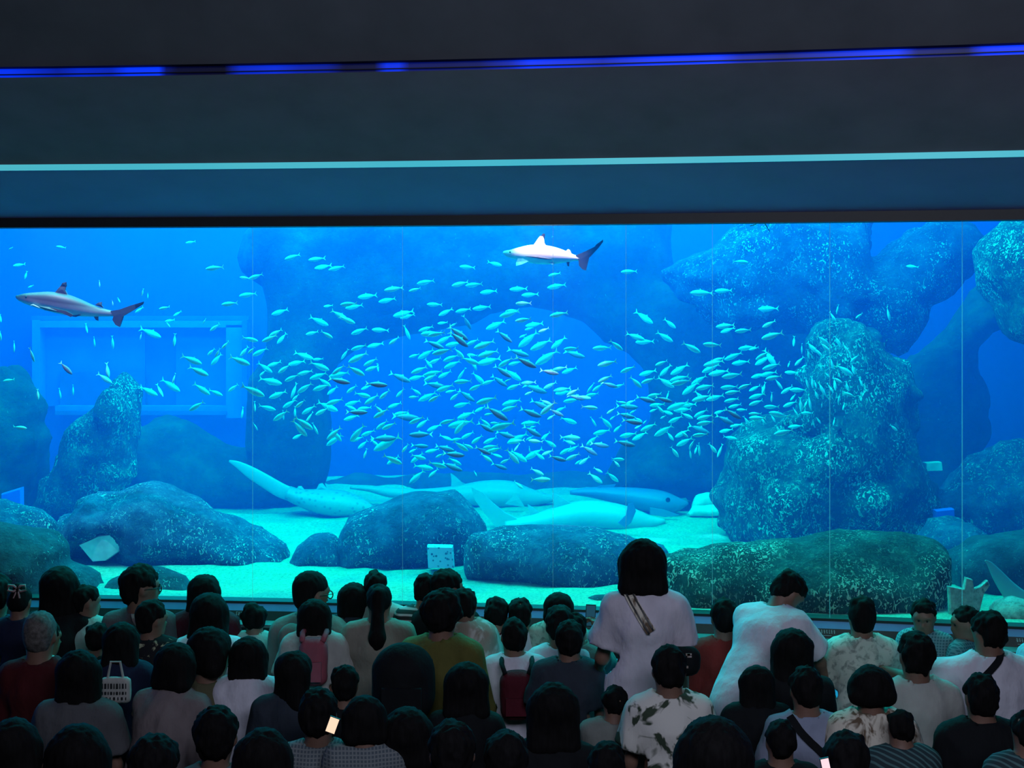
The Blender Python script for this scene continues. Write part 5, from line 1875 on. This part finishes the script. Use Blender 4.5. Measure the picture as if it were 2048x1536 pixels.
ph = p_(1150, 1226, 44, dd(1150, 1) + 0.1, 'person in a pale crumpled jacket raising a phone at the fish', k=0.86, shirt='greygreen', sleeve='long', arms='up', handcurl=1.15, loose=0.02,
        armR=([0.05, 0.16, -0.08], [-0.04, 0.06, 0.20]), armL=([0.08, 0.18, -0.08], [0.10, 0.06, 0.20]))
woman = p_(1284, 1081, 80, dd(1284, 2), 'tall woman with a black bob in a pale tee and purple skirt', k=1.0, hair='bob', hairlen=0.11, shirt='pinkwhite', skirt=True, trousers='purple', loose=0.022, armL=([-0.06, 0.04, -0.27], [-0.02, 0.2, -0.14]), armR=([0.06, 0.02, -0.27], [0.03, 0.14, -0.2]))
p_(1583, 1259, 70, dd(1583, 2), 'woman whose long black hair hangs straight down to her waist', k=0.92, hair='long', hairlen=0.30, shirt='black', sleeve='long')
p_(1830, 1264, 68, dd(1830, 2) + 0.1, 'person with thick round hair in a plain grey-cream tee', k=0.90, shirt='cream', loose=0.02)
big = p_(1973, 1221, 62, dd(1973, 1) - 0.1, 'man in a wide white tee with a black strap stretching out one arm', k=1.02, shirt='white', loose=0.02, hyaw=22, roll=0, armL=([-0.25, 0.08, -0.05], [-0.10, 0.20, 0.0]), hair='short')
p_(2058, 1284, 54, dd(2048, 1), 'child in a pale blue sun hat cut by the picture edge', k=0.74, hair='bald', hairmat=CL['cyan'], shirt='white')

# third row
p_(160, 1303, 76, dd(160, 3), 'woman with very long dark hair in a dim grey top sitting behind the elder', k=0.92, hair='long', hairlen=0.42, shirt='grey', loose=0.02)
tot = p_(244, 1247, 58, dd(244, 2), 'child with shoulder-length hair in navy blue behind the white printed bag', k=0.80, hair='bob', hairlen=0.12, shirt='navy')
p_(357, 1288, 72, dd(357, 3) + 0.1, 'woman in a silky dusty rose shirt leaning over her hands', k=0.95, hair='bob', hairlen=0.08, shirt='rose', sleeve='long', yaw=-25, lean=22, loose=0.02, armL=([-0.05, 0.14, -0.24], [0.12, 0.22, 0.0]))
p_(428, 1258, 78, dd(428, 3) + 0.3, 'woman turning her face sideways in a muted yellow-khaki top', k=0.95, hair='bob', hairlen=0.06, shirt='khaki', hyaw=-55, face=True)
p_(498, 1275, 62, dd(498, 3) + 0.3, 'girl with long straight hair over a bluish white blouse', k=0.84, hair='long', hairlen=0.18, shirt='white', loose=0.02)
p_(594, 1305, 66, dd(594, 3), 'girl with a side parting in a dark grey top turned to the bright sand', k=0.84, hair='long', hairlen=0.14, shirt='dgrey', hyaw=-50, face=True)
p_(691, 1331, 54, dd(691, 3), 'small short-haired child before the woman in the beige cardigan', k=0.72, shirt='black')
p_(933, 1326, 74, dd(933, 3) + 0.1, 'long-haired person in dark clothes before the yellow-olive fleece', k=0.86, hair='bob', hairlen=0.12, shirt='black', sleeve='long')
p_(1138, 1241, 56, dd(1138, 2) + 0.1, 'boy in a grey-blue tee with a pale undershirt sleeve', k=0.82, shirt='dgrey', loose=0.02)
p_(1513, 1333, 56, dd(1513, 3) + 0.2, 'girl with wavy shoulder-length hair in black', k=0.80, hair='bob', hairlen=0.16, shirt='black')
cow = p_(1337, 1291, 68, dd(1337, 3), 'boy in a white tee with big dark irregular patches', k=0.90, shirt='camo', loose=0.02)
p_(1228, 1372, 46, dd(1215, 3) + 0.1, 'small child in a pale crumpled jacket standing beside the purple skirt', k=0.72, shirt='greygreen', sleeve='long', hair='short')

# fourth row
polo = p_(1611, 1334, 64, dd(1611, 3), 'boy in a blue-grey polo shirt with a dark shoulder strap', k=0.86, shirt='bluegrey')
p_(1739, 1333, 74, dd(1739, 3), 'child with a broad mop of hair in a cream brown-streaked shirt', k=0.86, hair='bob', hairlen=0.02, shirt='dye', loose=0.025)
p_(1800, 1420, 50, dd(1800, 3) - 0.2, 'child in a dark teal ribbed jacket beside the streaked shirt', k=0.74, shirt='gstripe', sleeve='long', lean=20)
p_(1960, 1348, 66, dd(1960, 3), 'child with round hair in a wide black jacket', k=0.88, shirt='black', sleeve='long', loose=0.025)
p_(2052, 1420, 60, dd(2048, 4), 'child in a dark teal striped sleeve cut by the picture edge', k=0.8, shirt='gstripe', sleeve='long')
p_(638, 1378, 76, dd(638, 4), 'boy with cropped thick hair in a grey-blue plaid shirt', k=0.86, shirt='plaid', loose=0.02)
p_(729, 1394, 72, dd(729, 4) - 0.1, 'dark-haired child next to the glowing phone', k=0.80, hair='bob', hairlen=0.06, shirt='plaid', yaw=8)
p_(434, 1412, 84, dd(434, 4), 'child with a big rounded head of hair in a pale grey top', k=0.84, hair='short', shirt='grey')
p_(1106, 1368, 88, dd(1106, 4) + 0.1, 'person with dark shoulder-length hair wholly in black under the grey-blue tee', k=0.95, hair='bob', hairlen=0.14, shirt='black', sleeve='long')
p_(815, 1418, 92, dd(815, 4), 'person with a large rounded black hairdo before the black backpack', k=0.92, hair='bob', hairlen=0.10, shirt='black')

# nearest row, cut by the lower picture edge
p_(30, 1440, 96, dd(30, 5), 'dark figure in black low in the corner under the elder', k=0.9, shirt='black', hair='bob', hairlen=0.1)
p_(160, 1452, 110, dd(160, 5) + 0.1, 'dark-haired figure in black under the woman with very long hair', k=0.92, shirt='black', hair='bob', hairlen=0.1)
p_(310, 1470, 96, dd(310, 5), 'round-headed figure in black below the dusty rose shirt', k=0.9, shirt='black')
p_(528, 1460, 100, dd(528, 5), 'person with a broad smooth black head of hair at the lower edge', k=0.95, shirt='black', hair='bob', hairlen=0.06)
p_(905, 1442, 90, dd(905, 5), 'person with a pale collar edge showing under black hair', k=0.9, shirt='navy', hair='short')
p_(1012, 1462, 84, dd(1012, 5), 'dark figure between the pale collar and the big dark hairdo', k=0.9, shirt='black', hair='short')
p_(1212, 1484, 72, dd(1206, 5) + 0.3, 'top of a dark round head below the small crumpled jacket', k=0.8, shirt='black')
p_(1425, 1438, 138, dd(1430, 5) - 0.3, 'nearest person, a large dark head of hair covering the patchy tee', k=1.0, hair='bob', hairlen=0.14, shirt='black')
p_(1690, 1462, 84, dd(1681, 5) + 0.1, 'child with round dark hair holding a lit phone at the lower edge', k=0.85, shirt='black', hair='short')
p_(1560, 1440, 60, dd(1560, 4), 'small dark-haired child in black before the blue-grey polo', k=0.76, shirt='black')

# ---- straps, bags, phones, hair bow
on_shirt(woman, [(1250, 1172), (1266, 1205), (1284, 1236), (1302, 1264)], 0.052, 'shoulder_strap', CL['dye'], 0.006, 'patterned beige bag strap edged in black across the tall woman\'s back', 'strap')
on_shirt(woman, [(1246, 1174), (1262, 1208), (1280, 1240), (1299, 1268)], 0.008, 'strap_edge', m_black, 0.012, parent=bpy.data.objects.get('shoulder_strap'))
on_shirt(woman, [(1256, 1170), (1272, 1202), (1290, 1233), (1305, 1261)], 0.008, 'strap_edge', m_black, 0.012, parent=bpy.data.objects.get('shoulder_strap'))
on_shirt(man, [(251, 1196), (262, 1222), (276, 1245), (292, 1262)], 0.045, 'shoulder_strap', CL['scarf'], 0.010, 'crumpled rose cloth strap crossing the back of the man with glasses', 'strap', thick=0.015)
on_shirt(polo, [(1580, 1434), (1600, 1462), (1622, 1487), (1650, 1512)], 0.035, 'shoulder_strap', CL['black'], 0.008, 'dark shoulder strap crossing the blue-grey polo', 'strap')
on_shirt(big, [(2010, 1302), (1995, 1325), (1978, 1345), (1962, 1362)], 0.035, 'shoulder_strap', CL['black'], 0.008, 'black strap running over the shoulder of the wide white tee', 'strap')

root, c, hx, hz_ = blob_px('waist_bag', 1316, 1292, 1402, 1352, dd(1350, 2) - 0.16, 0.10, CL['black'], 'dark bag with small coloured marks at the tall woman\'s hip', 'bag', r=0.6)
rx = rng.random((7, 3))
v, f = merge([box((c[0] + 0.02 + (q[0] - 0.4) * hx, c[1] - 0.052, c[2] + (q[1] - 0.5) * hz_ * 1.2), (0.022, 0.004, 0.012)) for q in rx])
add_part(root, 'printed_mark', v, f, CL['frill'])

root, c, hx, hz_ = blob_px('backpack', 742, 1284, 872, 1450, dd(805, 2) - 0.26, 0.26, CL['black'], 'big black rounded backpack beside the yellow-olive sleeve', 'backpack', r=0.62, res=0.018)
v, f = box((c[0], c[1] - 0.138, c[2] - hz_ * 0.3), (hx * 1.2, 0.03, hz_ * 0.7))
add_part(root, 'front_pocket', v, f, CL['black'])

root, c, hx, hz_ = blob_px('backpack', 597, 1275, 656, 1372, dd(630, 1) - 0.28, 0.12, CL['pinkpack'], 'dusty pink backpack on the child with the black bob', 'backpack', r=0.5)
v, f = merge([tube([(c[0] + s * hx * 0.7, c[1] - 0.03, c[2] + hz_ * 0.9), (c[0] + s * hx * 0.8, c[1] + 0.05, c[2] + hz_ * 1.12), (c[0] + s * hx * 0.7, c[1] + 0.15, c[2] + hz_ * 1.1)], 0.016) for s in (-1, 1)])
add_part(root, 'shoulder_strap', v, f, CL['pinkpack'], True)
v, f = box((c[0], c[1] - 0.068, c[2] - hz_ * 0.3), (hx * 1.3, 0.02, hz_ * 0.8))
add_part(root, 'front_pocket', v, f, CL['pinkpack'])

root, c, hx, hz_ = blob_px('backpack', 1000, 1340, 1068, 1440, dd(1030, 1) - 0.32, 0.13, CL['redpack'], 'dark red backpack on the boy in the white hooded top', 'backpack', r=0.5)
v, f = merge([tube([(c[0] + s * hx * 0.7, c[1] - 0.03, c[2] + hz_ * 0.9), (c[0] + s * hx * 0.9, c[1] + 0.05, c[2] + hz_ * 1.15), (c[0] + s * hx * 0.9, c[1] + 0.17, c[2] + hz_ * 1.2)], 0.014) for s in (-1, 1)])
add_part(root, 'shoulder_strap', v, f, CL['black'], True)
v, f = box((c[0], c[1] - 0.068, c[2] - hz_ * 0.35), (hx * 1.3, 0.02, hz_ * 0.7))
add_part(root, 'front_pocket', v, f, CL['redpack'])

root, c, hx, hz_ = blob_px('backpack', 556, 1246, 612, 1345, dd(600, 0) - 0.38, 0.13, CL['greygreen'], 'pale grey-green bag on the back of the tall cropped-haired person', 'backpack', r=0.6)
v, f = box((c[0] - 0.01, c[1] - 0.066, c[2] - 0.0), (0.055, 0.006, 0.012))
add_part(root, 'dark_emblem', v, f, m_black)

root, c, hx, hz_ = blob_px('tote_bag', 200, 1354, 262, 1408, dd(230, 3) + 0.1, 0.05, CL['cream'], 'white tote bag with rows of dark broken print', 'bag', r=0.5)
bars = []
for row, n_ in ((0.42, 9), (-0.1, 9), (-0.5, 7)):
    for i in range(n_):
        bars.append(box((c[0] + (-0.75 + 1.5 * i / (n_ - 1)) * hx, c[1] - 0.027, c[2] + row * hz_), (0.010 if i % 2 else 0.005, 0.003, 0.026 if row > 0 else 0.014)))
v, f = merge(bars)
add_part(root, 'dark_print', v, f, m_black)
v, f = tube([(c[0] - hx * .5, c[1], c[2] + hz_ * .9), (c[0] - hx * .3, c[1], c[2] + hz_ + 0.08), (c[0] + hx * .3, c[1], c[2] + hz_ + 0.08), (c[0] + hx * .5, c[1], c[2] + hz_ * .9)], 0.007)
add_part(root, 'handle', v, f, CL['cream'])

m_screen = emit('phone_screen_dim', (0.02, 0.10, 0.16), 0.5)
m_bright = emit('phone_screen_warm', (1.0, 0.72, 0.50), 1.0)
phone(1181, 1231, 20, 44, dd(1150, 1) + 0.1 + 0.225, 'phone held upright over the crowd with a dim blue picture', m_screen, 3)
phone(665, 1450, 21, 33, dd(665, 4) - 0.30, 'phone glowing warm white among the dark heads', m_bright, 20)
phone(1652, 1535, 18, 40, dd(1652, 5) - 0.2, 'lit phone at the lower edge beside the round-haired child', emit('phone_screen_white', (0.95, 0.7, 0.75), 1.0), -12)

# hair bow on the toddler, white ribbon, hair tie
hb_ = tod['H'](0.05, -0.42, 0.95)
bow = []
for s in (-1, 1):
    a = np.array(hb_)
    bow.append(tube([a, a + np.array([s * 0.02, -0.01, 0.022]), a + np.array([s * 0.048, -0.012, 0.026]), a + np.array([s * 0.052, -0.012, -0.004]), a + np.array([s * 0.02, -0.008, -0.012]), a], 0.0075))
    bow.append(tube([a, a + np.array([s * 0.018, -0.02, -0.05])], 0.006))
v, f = merge(bow)
mesh_obj('hair_bow', v, f, CL['scarf'], tod['root'])
print('PEOPLE', len(PEOPLE), 'TRIS', NTRI)
